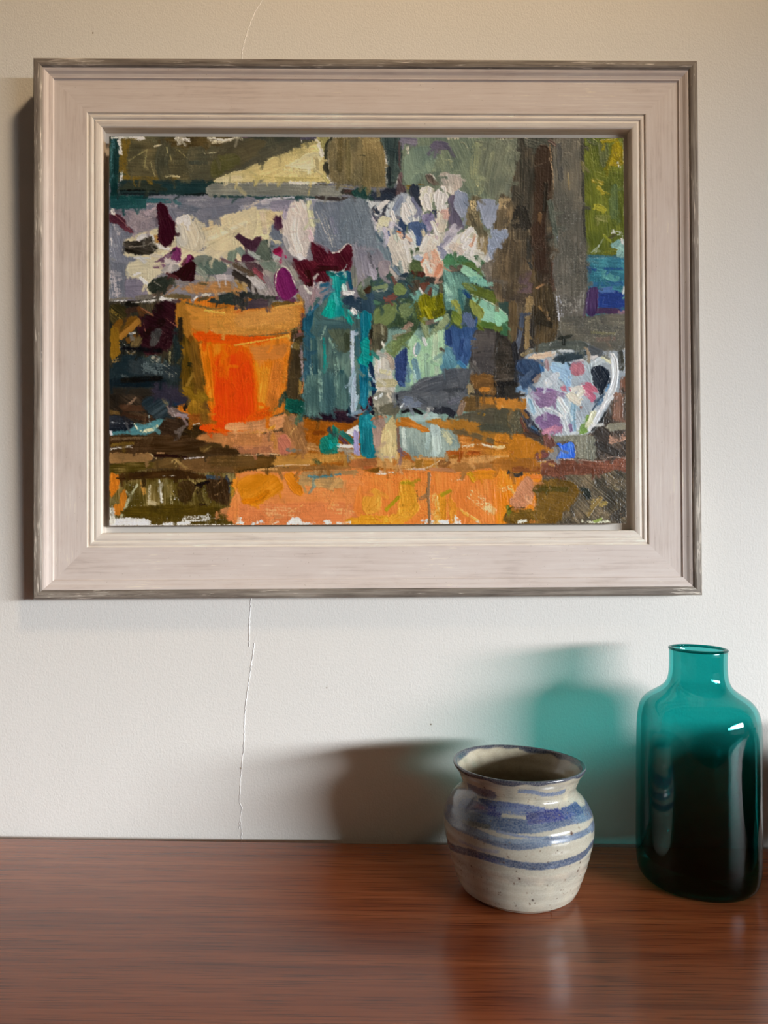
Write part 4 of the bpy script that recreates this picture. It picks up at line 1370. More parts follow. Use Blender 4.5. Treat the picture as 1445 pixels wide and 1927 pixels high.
p dd8646 70,850 300,845 900,842 1460,845 1460,1415 15,1415 20,1000 a2 v.045 k e4945a
p d97e48 15,1200 500,1180 1300,1190 1300,1415 15,1415 a0 v.05 k e08a52 d.05
p d4801e 15,960 120,890 280,862 430,875 510,970 500,1040 300,1165 200,1215 100,1180 40,1080 a-32 v.06 k dc9030 h1.4
s c87414 60 100,1160 240,1140 350,1060 d.1
p d87e20 530,880 600,850 680,900 740,1060 720,1110 640,1070 560,970 a55 v.06 k e09034 h1.4
s b48c58 120 740,930 900,950 1120,965 d.1 k c89a5c
s a07a4c 50 740,860 1000,850 1300,850 d.15
s 5c7e7c 28 800,890 940,895 1130,868 d.2
s 3c686c 12 880,895 1050,870
s d89030 90 1370,1200 1440,1110 k e0a048
s c8841c 60 1340,1250 1445,1280 d.1
s d89028 100 1230,1390 1445,1380 d.1 k e4a43c
s e8a860 10 540,1300 730,1200 d.3
s e0a068 120 350,1260 640,1280 d.65
s e4a868 100 1060,1240 1280,1260 d.65
p e6e0d6 10,1330 60,1325 80,1360 110,1400 15,1420 a0 r2
p e6e0d6 235,1370 290,1350 295,1400 170,1418 a0 r2
p e8e2d8 560,1410 590,1355 660,1340 720,1365 740,1415 a0 r2
p e8e2d8 740,1400 850,1385 920,1390 980,1370 1025,1415 740,1418 a0 r2
s e8dccc 24 1100,1395 1240,1390 d.4
s e4d4bc 10 400,1405 460,1380
T 680 742 5.78
s 2c6c7a 70 20,-10 20,120 k 3c8494
s 3a1e28 60 70,50 60,190
s 1a1c26 40 110,60 110,210
s 7a4a54 8 60,80 50,190
p 8d8a78 120,-10 340,-10 352,120 385,190 330,230 150,215 105,130 a85 k b4b0a0
p 5e5c4c 120,150 230,120 345,95 392,140 382,210 300,232 160,218 a-10 v.12 k 6e6c5a
s dce0da 36 140,50 200,10 d.2
s c4bca8 60 280,10 300,60 d.1
p 54585c 350,-10 1095,-10 1085,150 1035,220 850,210 700,200 600,165 420,175 370,100 a-15 v.12 k 6a6e72
s 6a7482 110 480,80 570,100 d.1 k 7c8490
s 6e7478 8 480,140 600,60 760,20
s 1c1c1e 40 430,195 540,170 640,220 h1.5
s 2c2e34 80 780,190 900,180 970,220
s 5c5e66 60 940,90 1050,60 d.35 k 8a8a8e
s ccc8bc 36 712,155 745,160 h1.6
s 24262c 24 370,20 380,110
s c8d0d0 20 410,140 430,110 d.4
p 69502f 1100,30 1460,40 1460,210 1250,190 1080,180 a2 v.1 k 7c6038
p 565040 990,250 1200,190 1460,170 1460,400 1300,330 1100,290 a12 v.08 k 64604c
s 7a6858 60 1050,200 1080,110 d.3
s 3c3830 24 1170,5 1445,30
s 94702e 34 1270,215 1310,225 d.3
p 157884 -5,230 90,232 130,330 108,480 155,680 -5,665 a86 v.15 k 48a0a4
p a08474 115,260 240,250 240,340 190,480 160,690 130,600 105,480 a85 k b0968a
p c8b37d 200,420 260,310 350,240 368,690 160,685 180,560 a87 v.08 k dccb98
s b0704c 30 100,275 160,245 240,250
s b49c84 24 170,680 360,690
p 8a9a90 370,370 480,355 560,350 700,300 840,360 960,370 1040,500 1040,600 920,685 700,692 480,665 380,580 a85 v.1 k a4b4a8
s b8c8be 100 780,370 800,600 d.25
s a4b8b0 40 700,400 690,580 d.2
s c0ccc0 34 430,380 440,560 d.35
s b8b894 80 880,420 960,520 d.5
s 7c6050 30 375,380 385,620
s 7c6468 50 400,610 420,660 m.2
s a85a26 40 440,640 470,660
p 98b2ac 480,250 700,205 830,225 832,300 720,310 560,300 a10 v.1 k b0c4bc
p b06a24 365,270 420,245 500,260 600,320 725,400 640,412 520,350 365,352 a25 v.15 k c88844
p a06c2a 680,300 780,270 850,262 1090,285 1300,330 1460,385 1460,500 1200,440 1000,405 830,350 a15 v.08 k b47e38
s 6a573a 56 1000,410 1200,450 1445,530 k 58503a
p b56c28 1040,460 1200,480 1320,540 1460,590 1460,660 1000,665 905,690 910,630 1060,600 a8 v.12 k dca868
s ecdcc4 26 1280,545 1445,590 d.3
s d8bc94 24 1080,575 1250,545 d.4
s a04e1c 40 920,640 1250,640 m.2 k c07838
p c89050 100,700 400,705 700,692 900,700 1200,690 1460,645 1460,725 1000,775 800,805 600,812 110,795 a-1 v.05 k d09c60
p 996a2c 528,705 648,705 642,798 528,790 a5 S
p aa732a 655,712 835,720 832,785 652,795 a2 S k b88038
s 8a5a30 90 850,760 900,750 d.3
p 9c6a36 970,775 1100,745 1200,755 1460,770 1460,845 1000,845 a0 v.06 k a87440
p a85c32 -5,705 95,712 102,800 -5,805 a3 k b86e40
p 785020 30,825 160,800 165,845 120,860 35,862 a-5
s dcbc90 10 400,815 680,805 830,720
s b87c50 44 740,815 960,830 k c48c60
s c8a890 20 540,810 680,825
s eae2d6 30 50,875 160,875 260,860 d.25
s e0d0b8 20 180,840 320,850 d.4
s 9a5a2c 7 360,840 700,850 980,850
p e17f38 -5,885 200,870 700,850 1100,860 1460,845 1460,1415 -5,1415 a85 v.045 k e89448
s 8d6c48 30 715,860 712,960 700,1080 708,1200 715,1390 v.08
s 6a4c30 6 695,960 690,1080 700,1200
p dc952c 400,960 500,945 560,1030 585,1180 500,1290 370,1320 380,1150 a82 v.07 k e6a840 h1.3
s a88c22 26 410,965 520,960
s a89020 36 250,1250 310,1190 380,1120 d.1
s 4c4010 8 580,1050 585,1170
p dc9534 5,1090 130,1015 190,1080 185,1200 110,1290 5,1290 a-58 v.06 k e4a44c h1.3
s c87c24 10 60,1260 170,1170 180,1090
s e29628 100 -5,1360 240,1370 k ecac48
p dd932c 300,1310 500,1270 590,1180 600,1260 500,1370 380,1415 280,1400 a-40 v.06 k e8a844 h1.3
s dd8e26 130 840,1140 830,1390 d.15 k e8a040
s c8901e 60 1165,870 1200,920 d.1
s dd8622 100 1250,880 1445,880 d.1 k e4942e
s a88e20 44 860,1090 940,1050
s e8b060 90 760,1120 790,1320 d.55
s d98628 80 960,1180 980,1370 k e49a3c
s e4a03c 30 1050,1260 1260,1390 k f0bc60
s f0c878 8 1060,1260 1260,1380
s ecd8c0 20 940,930 1090,930 d.6
s e8c890 120 1200,1100 1380,1250 d.7
p e8e2d8 590,1412 610,1380 640,1345 660,1380 690,1360 700,1412 r2
s ece4da 50 740,1395 900,1390 d.3
p ece6dc 985,1395 1000,1330 1030,1370 1065,1400 a0 r2
s e4d8c4 20 1220,1385 1260,1390 d.2
s eae2d6 8 560,1414 1100,1408 d.4
T 930 742 5.78
p b77830 -5,50 150,60 325,50 335,130 300,180 150,170 -5,140 a1 v.07 k c4883c h1.2
s 35312c 30 -5,30 330,15
s d0a060 10 60,130 80,160
p 514d3c -5,165 150,170 285,180 305,430 150,400 -5,395 a8 v.08 k 605c46
p 35353e 275,190 345,180 400,280 465,380 460,430 400,430 310,310 a60 k 48505c
s 3c5c78 36 395,360 440,410
s 5c3c32 34 275,280 330,400 480,470 k 744e40
s 4a3a30 50 330,430 460,460
p bc7522 -5,400 180,440 380,490 525,590 450,640 430,705 200,705 -5,705 a6 v.06 k c88430
s ecc890 40 -5,590 80,580 d.25
s e4b880 34 -5,680 120,670 d.25
s a86422 36 -5,640 170,635
s 9a5c22 20 0,520 120,540 m.2
p a4aeb4 335,60 420,-10 1320,-10 1310,40 1200,180 1060,380 1000,430 880,470 640,465 470,370 360,170 a60 k d0d8da h1.3 v.12
s 8cb0c2 50 370,80 410,200 k b4c8d0
p 8a6e8e 415,-10 740,-10 700,60 640,100 560,152 450,115 a15 k a48aa6
p c6d4da 655,80 740,20 840,120 832,200 740,205 690,190 a60 h1.5
s e6dcc6 100 810,20 900,70 k d8ccb8 h1.6
s c06a80 80 1000,-10 1060,50 k cc8498
p 8c6c92 440,275 560,208 680,255 735,370 640,440 520,420 470,340 a20 k b08aa0
s b87c90 50 520,420 620,380 700,380 k cc98a4
s dce0e0 56 720,240 770,380 d.15 h1.5
s e4e6e4 20 530,150 660,200 740,270 h1.6
s 7fa4b6 56 850,120 840,260 850,390 d.25 k b0c0cc
s 8c7090 40 810,340 820,400 m.2
p 7a9c4c 900,400 980,255 1030,262 1010,400 930,445 a-60 k 90ae62 d.05
s dcdcb8 70 1060,220 1020,350 d.2 h1.4
s 3c5062 22 1190,-10 1120,90 1060,170
s e0e0de 50 1280,20 1160,160 1100,270 1030,390 d.15 k b8c4c8 h1.4
s 8a6a62 20 915,180 930,150
s 5a7a94 40 1120,110 1180,60 d.4
p 787868 590,480 700,470 1000,445 1110,500 1105,695 860,695 860,520 640,530 a85 k 8a8a7a
p 70493d 500,460 600,470 650,560 570,610 430,690 440,650 530,590 a40 k 84584a
p 3a6ee4 660,540 740,550 840,528 848,692 680,695 690,600 a80 v.1 k 5c90f4 h1.4
p 7c7c7a 570,610 650,580 695,600 680,695 570,705 a70 k 8c8c88
s 7c4a44 60 450,690 560,660
p 4a4038 1050,420 1130,330 1230,150 1320,20 1420,-10 1420,705 1110,705 1090,500 a45 v.25 k 84705a
s 2a2c2c 24 1050,400 1130,320 1200,210
s 84604e 110 1340,40 1330,250 d.25 k a07c64
s 84806e 80 1250,370 1400,350 d.25
s a8826c 80 1270,500 1400,470 d.45
s 3a3632 90 1120,560 1300,640 d.2
s 6e3e2e 160 520,800 900,810 1200,800 v.12 k 8a5a4a
p 6d402e 470,745 800,725 1150,735 1280,720 1420,710 1420,860 900,885 480,890 a1 v.12 k 8c5e4c
p a06426 -5,712 430,715 480,870 150,860 -5,842 a1 v.08 k b07434
s 8a5028 60 200,820 450,820 d.1
s d0a050 16 460,750 540,735 d.4
s c09050 20 580,760 630,780 d.4
s a89080 10 450,740 650,715 850,715 1150,738 1210,700 1280,690 1410,705 h1.8
p e8821e -5,850 130,850 215,895 300,870 490,890 460,1080 440,1250 150,1270 125,1415 -5,1415 a82 v.05 k eea03c
p c8855c 235,985 290,930 340,895 410,950 420,1090 390,1160 260,1255 140,1180 a50 k d09a78 d.03 v.08
s e07c34 50 400,900 470,900
s 3a3630 44 135,855 215,890 275,870
s f0c88c 50 20,1060 150,1020 d.6
s e4a070 60 330,1130 420,1200 d.2
p 4c4436 740,900 1100,880 1420,870 1422,1410 640,1410 760,1280 900,1100 a40 v.25 k 867a60
p 6a4e1d 415,1000 560,935 720,925 870,990 912,1080 830,1200 740,1290 640,1412 120,1412 110,1290 300,1250 430,1230 a8 v.12 k 80642c
s 54481c 60 430,1040 560,1030 760,1040 d.1
s 6a501e 60 120,1330 420,1290 k 8a6a30
s 2a2e28 80 960,1050 1000,1100 d.1
s 9c8648 60 1060,1180 1190,1200 d.55
s 8a7444 60 1000,1310 1060,1220 1130,1140 d.5
s 9a8a60 30 1300,1000 1320,1250 d.6
s 3c362e 100 1280,1340 1400,1280 d.3 k 6a6050
s d4d4b8 26 930,1385 1080,1395 1240,1385 d.4
s e0e0d0 30 240,1390 320,1375 d.25
s 8a9a4c 30 1080,1385 1140,1365 d.3
p 6a6c20 95,1210 140,1190 160,1240 145,1290 110,1260
s 40301c 14 100,1330 150,1240 300,1240
s d07c34 26 370,1390 440,1380 d.3
s c8c8c0 8 1414,-10 1420,1400 d.6
T 0 0 1
# across the joins
p 8f96a5 896,378 908,374 925,376 936,384 934,400 928,420 918,432 910,425 903,405 f2 a110 k a4aab6 h1.2 v.06
p 8e97a7 918,440 928,432 945,432 955,438 948,455 938,472 926,488 918,482 916,460 f2 a70 k a2a9b6 h1.2 v.06
s 6a5d48 14 940,400 938,428 m.2 d.2
p 6b705f 905,268 945,262 972,268 968,300 955,345 930,372 905,350 f14 a100 v.1 k 868a70 m.25
s 7c8068 10 925,290 915,340 d.3 f3
s 5b5141 24 938,480 936,520 d.15 f6 k 7c6c54
s 4e4436 40 960,470 955,540 d.1 f8 k 7a6a50
s 3b3229 30 1020,470 1022,520 f8 k 50453a d.1
s 5e5b51 60 1075,470 1075,530 f10 k 77736a
s 3a2c24 26 1010,430 1014,500 f8
p 6e7880 640,380 684,375 700,420 705,470 690,478 662,468 640,455 f6 a78 v.06 k 7e8891
s 85818a 26 672,470 680,510 f6 k a09ca4 m.2
s 6c6a70 4 690,475 700,505
s 23403c 16 672,362 690,368 f3
s 2c3440 18 700,370 730,372 f5
# pot
p c5863c 395,588 440,592 500,588 548,580 560,590 556,612 520,622 440,630 400,626 f7 a-2 v.06 k d09a4c h1.1
s b87228 8 395,590 420,600 m.3 f4
p c9853a 345,577 380,583 440,588 440,620 400,622 362,616 348,600 f8 a4 v.06 k d4963e m.25
s c98a44 30 455,604 535,592 f8 v.05 k d49c50
p da5210 372,630 400,628 440,632 500,634 518,637 495,645 450,650 400,646 380,642 f4 v.05
p e07a1e 385,652 440,655 520,640 540,650 536,690 520,740 500,800 420,806 392,740 376,680 f8 a86 v.08 k ec9a34 m.35
p c97a36 462,655 500,650 538,645 534,668 520,676 485,680 455,672 f5 a3 v.05 k d0863e
p e2600e 386,655 420,650 465,655 478,700 484,750 480,800 440,810 400,808 392,760 388,700 f6 a86 v.08 k e88a2c q.7
p df4406 404,672 430,662 462,666 474,700 478,745 474,795 450,808 402,806 398,760 400,715 f9 a86 v.05 k e6560c
s e25a10 20 424,660 416,700 d.3 f5 k e88428
s e88a28 10 384,665 390,700 394,740 d.45 f4
s e08a2a 16 496,700 490,760 d.25 f5 k eea63c
s c46e2a 22 520,690 508,760 f8 k cc7e34
s dd5510 20 470,790 500,776 d.2 f5
s 6a4a20 16 362,650 372,720 384,790 f8 d.15 k 8e6424
s d8721a 12 384,650 390,700 396,760 f5 d.1 k e89030
s a8702c 16 348,590 352,625 f6 m.2
s cd8a56 16 428,803 480,800 520,790 f3 k d89a68
s b87744 24 430,826 480,826 f6 k c48650
# teal bottle
s 46625e 30 586,720 584,770 f6 k 6a8a7e
s 3e5c5e 30 612,715 612,765 f6 k 5c7e76
s 435f5c 26 640,715 640,760 f6 k 6c8e82
s 7c9a8c 8 598,700 600,752 d.5
s 86a494 7 628,690 634,745 d.55
s aab8c2 8 661,730 660,772 v.05 h1.4
s 1a6478 12 684,700 682,760 k 2c8296
s 17646e 16 686,812 688,850 f3 k 3a9498
# floor and rail
s 5c4426 20 400,868 470,868 f5 k 70542e
s b8803c 10 520,862 600,858 f4
s 3c2c1c 14 400,848 440,850 f5
s a8683a 12 660,874 700,870 f3
s dd8646 10 441,940 441,975 f8 v.04
s df8340 16 685,900 685,925 f10 v.04 m.2
s e28430 14 931,905 931,960 f10 v.04 m.2
s b47026 14 915,850 950,855 f6 k c88834 m.2
s 4a4a3c 16 905,805 960,810 f6
s b87830 12 905,755 950,756 f3
s 2e2a24 14 212,735 330,740 f6 d.2
s 33303a 30 300,735 340,745 f8
s 82601e 20 350,735 380,748 f6 d.2 k a88430
s 30383a 30 255,690 320,700 f8
s 8a8a7a 20 290,680 320,700 d.7
s 505c5c 20 275,690 300,695 d.65
drag 1800
# last accents
s e8e4dc 9 712,392 718,385 726,380 h1.8 f1.5
s e6e2da 8 735,400 740,415 h1.8 f1.5
s e8e0cc 12 800,370 806,392 k f0ead8 h1.8 f1.5
s ece6da 11 826,366 824,392 h1.8 f1.5
s e6e0d6 8 760,385 768,405 h1.6 f1.5
s f0e6d2 10 868,450 884,432 h1.8 f1.5
s f0e8d8 9 870,466 882,452 h1.8 f1.5
s e2d8c6 9 812,420 820,440 h1.6 f1.5
s dcd2c4 10 760,455 768,490 d.15 f2
s e6dccc 10 800,450 790,470 d.1 f2
s f2f0ea 9 646,552 654,553 h2 f1.5
s f4f2ec 10 662,585 664,588 h2 f1.5
s c9d3da 5 660,640 660,690 f1.5 h1.4
s e4e6e2 7 1150,668 1158,690 1152,720 h1.5 f2
s e8eaea 6 1145,735 1130,770 h1.5 f2
s dfe6e8 9 1050,752 1062,772 h1.4 f2
s e6dcc8 10 1086,745 1094,738 h1.6 f2
s 2a241c 8 338,600 338,640 d.2 f3
s 1a1a18 10 230,715 300,712 d.2 f4
s 17181a 8 232,655 300,660 d.3 f4
s e6b050 4 385,585 420,590 d.3 h1.6
s f0a040 3 440,650 500,640 540,632 d.2 h1.6
p 74255a 516,521 527,504 540,511 551,530 554,552 537,564 521,557 516,540 a75 v.08 k 5e2048 h1.5 f1.8
s c4bcac 1.3 516,540 518,516 528,503 542,509 553,538 f1.2
s 8d6c48 5 803,891 803,908 801,929 803,950 804,983 v.08 f1.5
p 1f2630 1111,697 1125,689 1142,697 1146,711 1137,730 1129,746 1124,737 1113,718 a60 k 38424e f2
s d8d8d4 12 1153,678 1155,703 1153,723 1145,745 k bcc8cc h1.5 f2 d.1
s 48263a 16 521,415 522,424 f3 m.5
p 3a1722 295,390 303,384 314,392 319,411 330,420 327,444 319,462 304,460 297,449 299,423 a75 k 25101a h1.5 f1.6
p 481823 584,458 600,466 621,478 641,467 655,460 660,465 659,492 640,500 600,500 588,484 a60 k 5e2834 h1.4 f1.6
s c8bcb4 2 624,477 637,473 651,459 659,464 f1.2
"""
JAR_BANDS = """
s 585c68 40 272,103 345,80 398,73 m.3 d.1 k 7a7a84
s 74747a 30 273,125 372,92 413,93 m.3
s 54586c 22 377,51 434,48 475,47 m.2 d.15
s 66748c 10 552,26 587,27 631,36 691,34 d.2
s 424f78 15 432,70 528,65 589,68 622,72 d.1 k 627090
s 36426a 24 379,85 446,83 495,80 k 4c5a86
s 2a3470 20 476,81 496,80
s 627090 12 492,73 557,73 608,74 d.3
s 465672 26 331,115 415,102 472,100 522,99 570,97 620,92 664,87 718,89 806,100 k 707e8c
s 363e70 20 578,84 617,80 662,79 k 404a86
s 2a3472 16 622,78 665,80
s 2c4274 20 678,80 745,79
s 50647e 14 699,95 784,103 d.3
s 5a5c58 9 410,116 450,111 481,108 d.2
s 56544e 8 393,128 453,120
s 6c7890 5 503,113 566,117 615,119 652,120 d.2
s 546278 21 399,129 446,129 485,133 518,136 550,136 581,131 615,125 k 74869a d.05
s 546278 13 608,124 651,126 694,125 767,126 k 74869a d.05
s 7a8694 8 491,129 550,127 598,122 d.3
s 8a8c94 8 403,161 468,161 506,156 d.35
s 3e4c64 17 343,198 411,183 448,177 506,177 550,180 598,182 650,179 692,176 726,173 753,166 k 66748a
s 3a4468 8 456,180 505,180 d.1
s 3a1c12 6.0 676,116
s 3a1c14 6.0 554,213
s 4a2418 3.6 542,227
s 2e2028 5.1 520,179
s 3a2a24 3.3 529,164
s 2a2834 3.3 523,138
s 3a2a22 3.9 433,212
s 4a2c20 4.2 707,211
s 3a2a24 3.3 588,267
s 4a3426 3.0 582,277
s 4a3426 2.7 573,248
s 3a3034 3.0 615,172
s 2a2c38 3.0 735,127
s 3a2a24 3.0 710,190
s 3a2418 4.5 664,309
s 4a3a30 3.0 388,217
s 4a3a30 2.7 386,240
s 6a5a48 2.4 472,256
s 5a4a3c 2.4 668,223
s 5a4a3c 2.4 700,257
s 6a5a48 2.4 504,258
s 6a5a48 2.4 597,146
s 7a6a54 3.0 703,110
s a88a50 5 477,312 503,309 d.2
s 3a2a20 3.0 450,33
s 5a4a3c 2.4 620,229
s 5a4a3c 2.4 460,231
s 5a4a3c 2.4 648,153
"""
PAINT_GAIN = 1.16; PAINT_LIFT = 0.011; JAR_GAIN = 1.0
# ---------------------------------------------------------------- the room: plastered walls, floor, ceiling and the window the daylight comes through
M_WALL = mat_wall()
M_TRIM = mat_plain('white_gloss_paint', (232, 230, 224), .4)
def structure(o): o['kind'] = 'structure'; return o
XL, XR, YB, YF, ZF, ZC = -2.2, 2.6, 0.0, -4.2, -0.75, 2.0
W2 = (-3.46, -1.15); WZ = (-0.10, 0.69)
M_WALL2 = mat_plain('taupe_wall_paint', (150, 138, 124), .7)
wall_back = structure(boxes('wall_back', [(XL-.1, YB, ZF, XR+.1, YB+.1, ZC)], M_WALL))
structure(boxes('wall_left', [(XL-.1, YF, ZF, XL, YB, ZC)], M_WALL2))
structure(boxes('wall_front', [(XL-.1, YF-.1, ZF, XR+.1, YF, ZC)], M_WALL2))
structure(boxes('wall_right', [(XR, YF, ZF, XR+.1, W2[0], ZC), (XR, W2[1], ZF, XR+.1, YB, ZC), (XR, W2[0], ZF, XR+.1, W2[1], WZ[0]), (XR, W2[0], WZ[1], XR+.1, W2[1], ZC)], M_WALL2))
structure(boxes('floor', [(XL-.1, YF-.1, ZF-.1, XR+.1, YB+.1, ZF)], mat_plain('floor_boards', (96, 78, 62), .45)))
structure(boxes('ceiling', [(XL-.1, YF-.1, ZC, XR+.1, YB+.1, ZC+.1)], mat_plain('ceiling_paint', (190, 182, 168), .8)))
f = .03
structure(boxes('window_1', [(XR+.03, W2[0], WZ[0], XR+.07, W2[0]+f, WZ[1]), (XR+.03, W2[1]-f, WZ[0], XR+.07, W2[1], WZ[1]), (XR+.03, W2[0]+f, WZ[0], XR+.07, W2[1]-f, WZ[0]+f), (XR+.03, W2[0]+f, WZ[1]-f, XR+.07, W2[1]-f, WZ[1])], M_TRIM))
# the filled hairline crack that runs down the plaster, a raised seam of paint, and a few nicks
def seam(name, pts, w, h):
    rng = random.Random(3); P = spline(np.array(pts, float), 14); V = []; F = []
    for i, (x, z) in enumerate(P):
        x += rng.uniform(-.0004, .0004); ww = w*rng.uniform(.45, 1.25)
        V += [(x-ww, .0002, z), (x-ww*.3, -h*rng.uniform(.6, 1), z), (x+ww*.3, -h*rng.uniform(.6, 1), z), (x+ww, .0002, z)]
    for i in range(len(P)-1):
        a = i*4
        for k in range(3): F.append((a+k, a+k+1, a+k+5, a+k+4))
    me = grid_mesh(name, np.array(V), np.array(F))
    return link(name, me, M_SEAM, wall_back, True)
M_SEAM = mat_plain('crack_filler', (250, 249, 246), .5)

for pts in ([(-.101, .714), (-.1035, .7045), (-.1096, .694), (-.1146, .68), (-.1175, .669), (-.1198, .6547), (-.1119, .474), (-.1037, .2947), (-.1003, .1943), (-.1008, .1758), (-.1009, .1553)],
            [(-.0964, .1584), (-.0978, .1453), (-.0992, .1339), (-.1007, .1213), (-.1019, .11), (-.1028, .0948), (-.1028, .0753), (-.1043, .0559), (-.1052, .0352), (-.1047, .0275), (-.1032, .0241), (-.1042, .0155), (-.1051, .0069)],
            [(-.1035, .0134), (-.1028, .0027), (-.1024, -.0059), (-.1018, -.0272)]):
    seam('crack', pts, .00065, .00045)
# small nicks where the paint is chipped
M_NICK = mat_plain('bare_plaster', (150, 138, 122), .8)
for x, z, s in ((-.0357, .1228, .0006), (.0509, .0942, .0006), (-.1052, .0560, .0007), (-.2465, .6714, .0008)):
    bm = bmesh.new(); bmesh.ops.create_icosphere(bm, subdivisions=2, radius=1)
    bmesh.ops.scale(bm, vec=(s*.7, .00025, s*1.3), verts=bm.verts[:]); bmesh.ops.translate(bm, vec=(x, -.0001, z), verts=bm.verts[:])
    me = bpy.data.meshes.new('nick'); bm.to_mesh(me); bm.free(); link('nick', me, M_NICK, wall_back, True)

# ---------------------------------------------------------------- sideboard
M_WOOD = mat_wood()
sb = empty('sideboard', (0.1, -0.233, ZF))
tag(sb, 'long low sideboard with a reddish brown oiled teak top', 'sideboard')
def at_sb(bs): return [(a-.1, b+.233, c-ZF, d-.1, e+.233, g-ZF) for a, b, c, d, e, g in bs]
TZ = .0008                     # height of the sideboard's top
SBX0, SBX1, SBY0 = -0.85, 1.05, -0.47
boxes('top', at_sb([(SBX0, SBY0, TZ-.022, SBX1, -.010, TZ)]), M_WOOD, sb, .0012)
boxes('carcass', at_sb([(SBX0+.01, SBY0+.012, -.55, SBX1-.01, -.024, TZ-.022)]), M_WOOD, sb, .001)
for lx in (SBX0+.06, SBX1-.1):
    for ly in (SBY0+.04, -.08):
        boxes('leg', at_sb([(lx, ly, ZF, lx+.04, ly+.04, -.55)]), M_WOOD, sb, .003)

# ---------------------------------------------------------------- framed oil painting, leaning a little off the wall
HW, HH = .2706, .2190          # half width and height over the outer rim
FD = .0165                     # how far the rim stands off the frame's back
fr_obj = empty('framed_painting')
tag(fr_obj, 'unglazed oil still life in a pinkish grey distressed wooden frame on the wall', 'painting')
Mx = Matrix(((0.999707, -0.000656, -0.024217, -0.006931), (0.0, 0.999634, -0.027069, -0.023), (0.024225, 0.027061, 0.99934, 0.417791), (0, 0, 0, 1)))
fr_obj.matrix_world = Mx
M_BODY = mat_frame('limed_pinkish_grey_paint', [(.34, S(199, 182, 172)), (.46, S(220, 205, 195)), (.58, S(226, 213, 204)), (.70, S(245, 234, 221))], .5, .55, S(161, 139, 120), S(242, 230, 212), .60)
M_RIM = mat_frame('rubbed_dark_grey_paint', [(.36, S(98, 89, 80)), (.48, S(131, 120, 109)), (.58, S(156, 146, 134)), (.68, S(180, 169, 156))], .6, .5, None, S(221, 210, 195), .565)
M_SLIP = mat_frame('worn_cream_paint', [(.34, S(210, 195, 180)), (.46, S(232, 219, 205)), (.58, S(242, 232, 218)), (.70, S(250, 247, 234))], .55, .5, S(172, 150, 126), S(250, 249, 234), .58)
M_TRAY = mat_plain('pale_backing_paint', (222, 214, 204), .6)
mm = .001
SEC_RIM = [(0, 0), (0, 15.0), (.4, 15.9), (1.3, 16.4), (4.4, 16.4), (6.0, 16.0), (6.9, 15.3), (7.2, 14.9), (7.2, 0)]
SEC_BODY = [(7.2, 0), (7.2, 14.7), (8.2, 14.7), (9.6, 14.2), (11.5, 13.1), (13.4, 12.5), (14.3, 12.4), (14.6, 12.1), (14.8, 11.5), (15.6, 11.25), (28, 10.9), (41.0, 10.6), (41.0, 0)]
SEC_SLIP = [(41.0, -.6), (41.0, 10.7), (41.5, 10.5), (41.8, 9.3), (42.4, 9.3), (43.2, 9.9), (44.4, 10.1), (45.5, 9.8), (46.2, 9.0), (46.8, 8.9), (47.4, 9.5), (48.6, 9.7), (50.4, 9.4), (52.0, 9.0), (52.8, 8.4), (53.0, 7.6), (53.0, -.6)]
def rail_mesh(name, sec, half, hperp):
    """a mitred length of moulding along local x, outer edge at z = -hperp, face towards -y"""
    n = 24; V = []; F = []; m = len(sec)
    for i in range(n+1):
        t = i/n*2-1
        for u, w in sec:
            V.append((t*(half-u*mm), -(w*mm-FD), -hperp+u*mm))
    for i in range(n):
        for j in range(m):
            k = (j+1) % m
            F.append((i*m+j, i*m+k, (i+1)*m+k, (i+1)*m+j))
    me = bpy.data.meshes.new(name)
    me.from_pydata(V, [], F+[tuple(range(m)), tuple(range(n*m+m-1, n*m-1, -1))])
    bm = bmesh.new(); bm.from_mesh(me); bmesh.ops.recalc_face_normals(bm, faces=bm.faces[:]); bm.to_mesh(me); bm.free()
    return me
for ang, hl, hp in ((0, HW, HH), (90, HH, HW), (180, HW, HH), (270, HH, HW)):
    rot = Matrix.Rotation(math.radians(ang), 4, 'Y')
    r = link('rail', rail_mesh('rail', SEC_BODY, hl, hp), M_BODY, fr_obj); r.matrix_local = rot @ Matrix.Translation((0, -FD, 0)) @ Matrix.Translation((0, FD, 0))
    q = link('outer_rim', rail_mesh('outer_rim', SEC_RIM, hl, hp), M_RIM, r)
    s_ = link('inner_slip', rail_mesh('inner_slip', SEC_SLIP, hl, hp), M_SLIP, r)
    q['label'] = 'dark grey rubbed outer rim'; s_['label'] = 'worn cream stepped inner moulding'
boxes('backing_tray', [(-HW+.041, FD+.0006, -HH+.041, HW-.041, FD+.0011, HH-.041)], M_TRAY, fr_obj)
# the canvas board floats in the tray on a smaller spacer
CX_, CZ_, CHW, CHH = -.0003, -.0013, .2111, .1590
CF = .0062                     # its face lies this far behind the rim's front
boxes('spacer', [(CX_-CHW+.03, CF+.0036, CZ_-CHH+.03, CX_+CHW-.03, FD+.0006, CZ_+CHH-.03)], M_TRAY, fr_obj)
board = boxes('canvas_board', [(CX_-CHW, CF+.0004, CZ_-CHH, CX_+CHW, CF+.0036, CZ_+CHH)], mat_canvas_edge(), fr_obj, .0004)
PW, PH = 968, 728
def photo_to_canvas(x, y):
    yt = 257+(x-206)*3/968; yb = 988-(x-205)*1.5/972; v = (y-yt)/(yb-yt)
    xl = 206-v; xr = 1174.5+2.5*v
    return ((x-xl)/(xr-xl)*PW, v*PH)
PB = Brush(PW, PH, (226, 220, 208))
PB.run(PAINTING, photo_to_canvas)
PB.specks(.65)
gx = np.linspace(-CHW+.0002, CHW-.0002, PW)+CX_; gz = np.linspace(CHH-.0002, -CHH+.0002, PH)+CZ_
X_, Z_ = np.meshgrid(gx, gz)
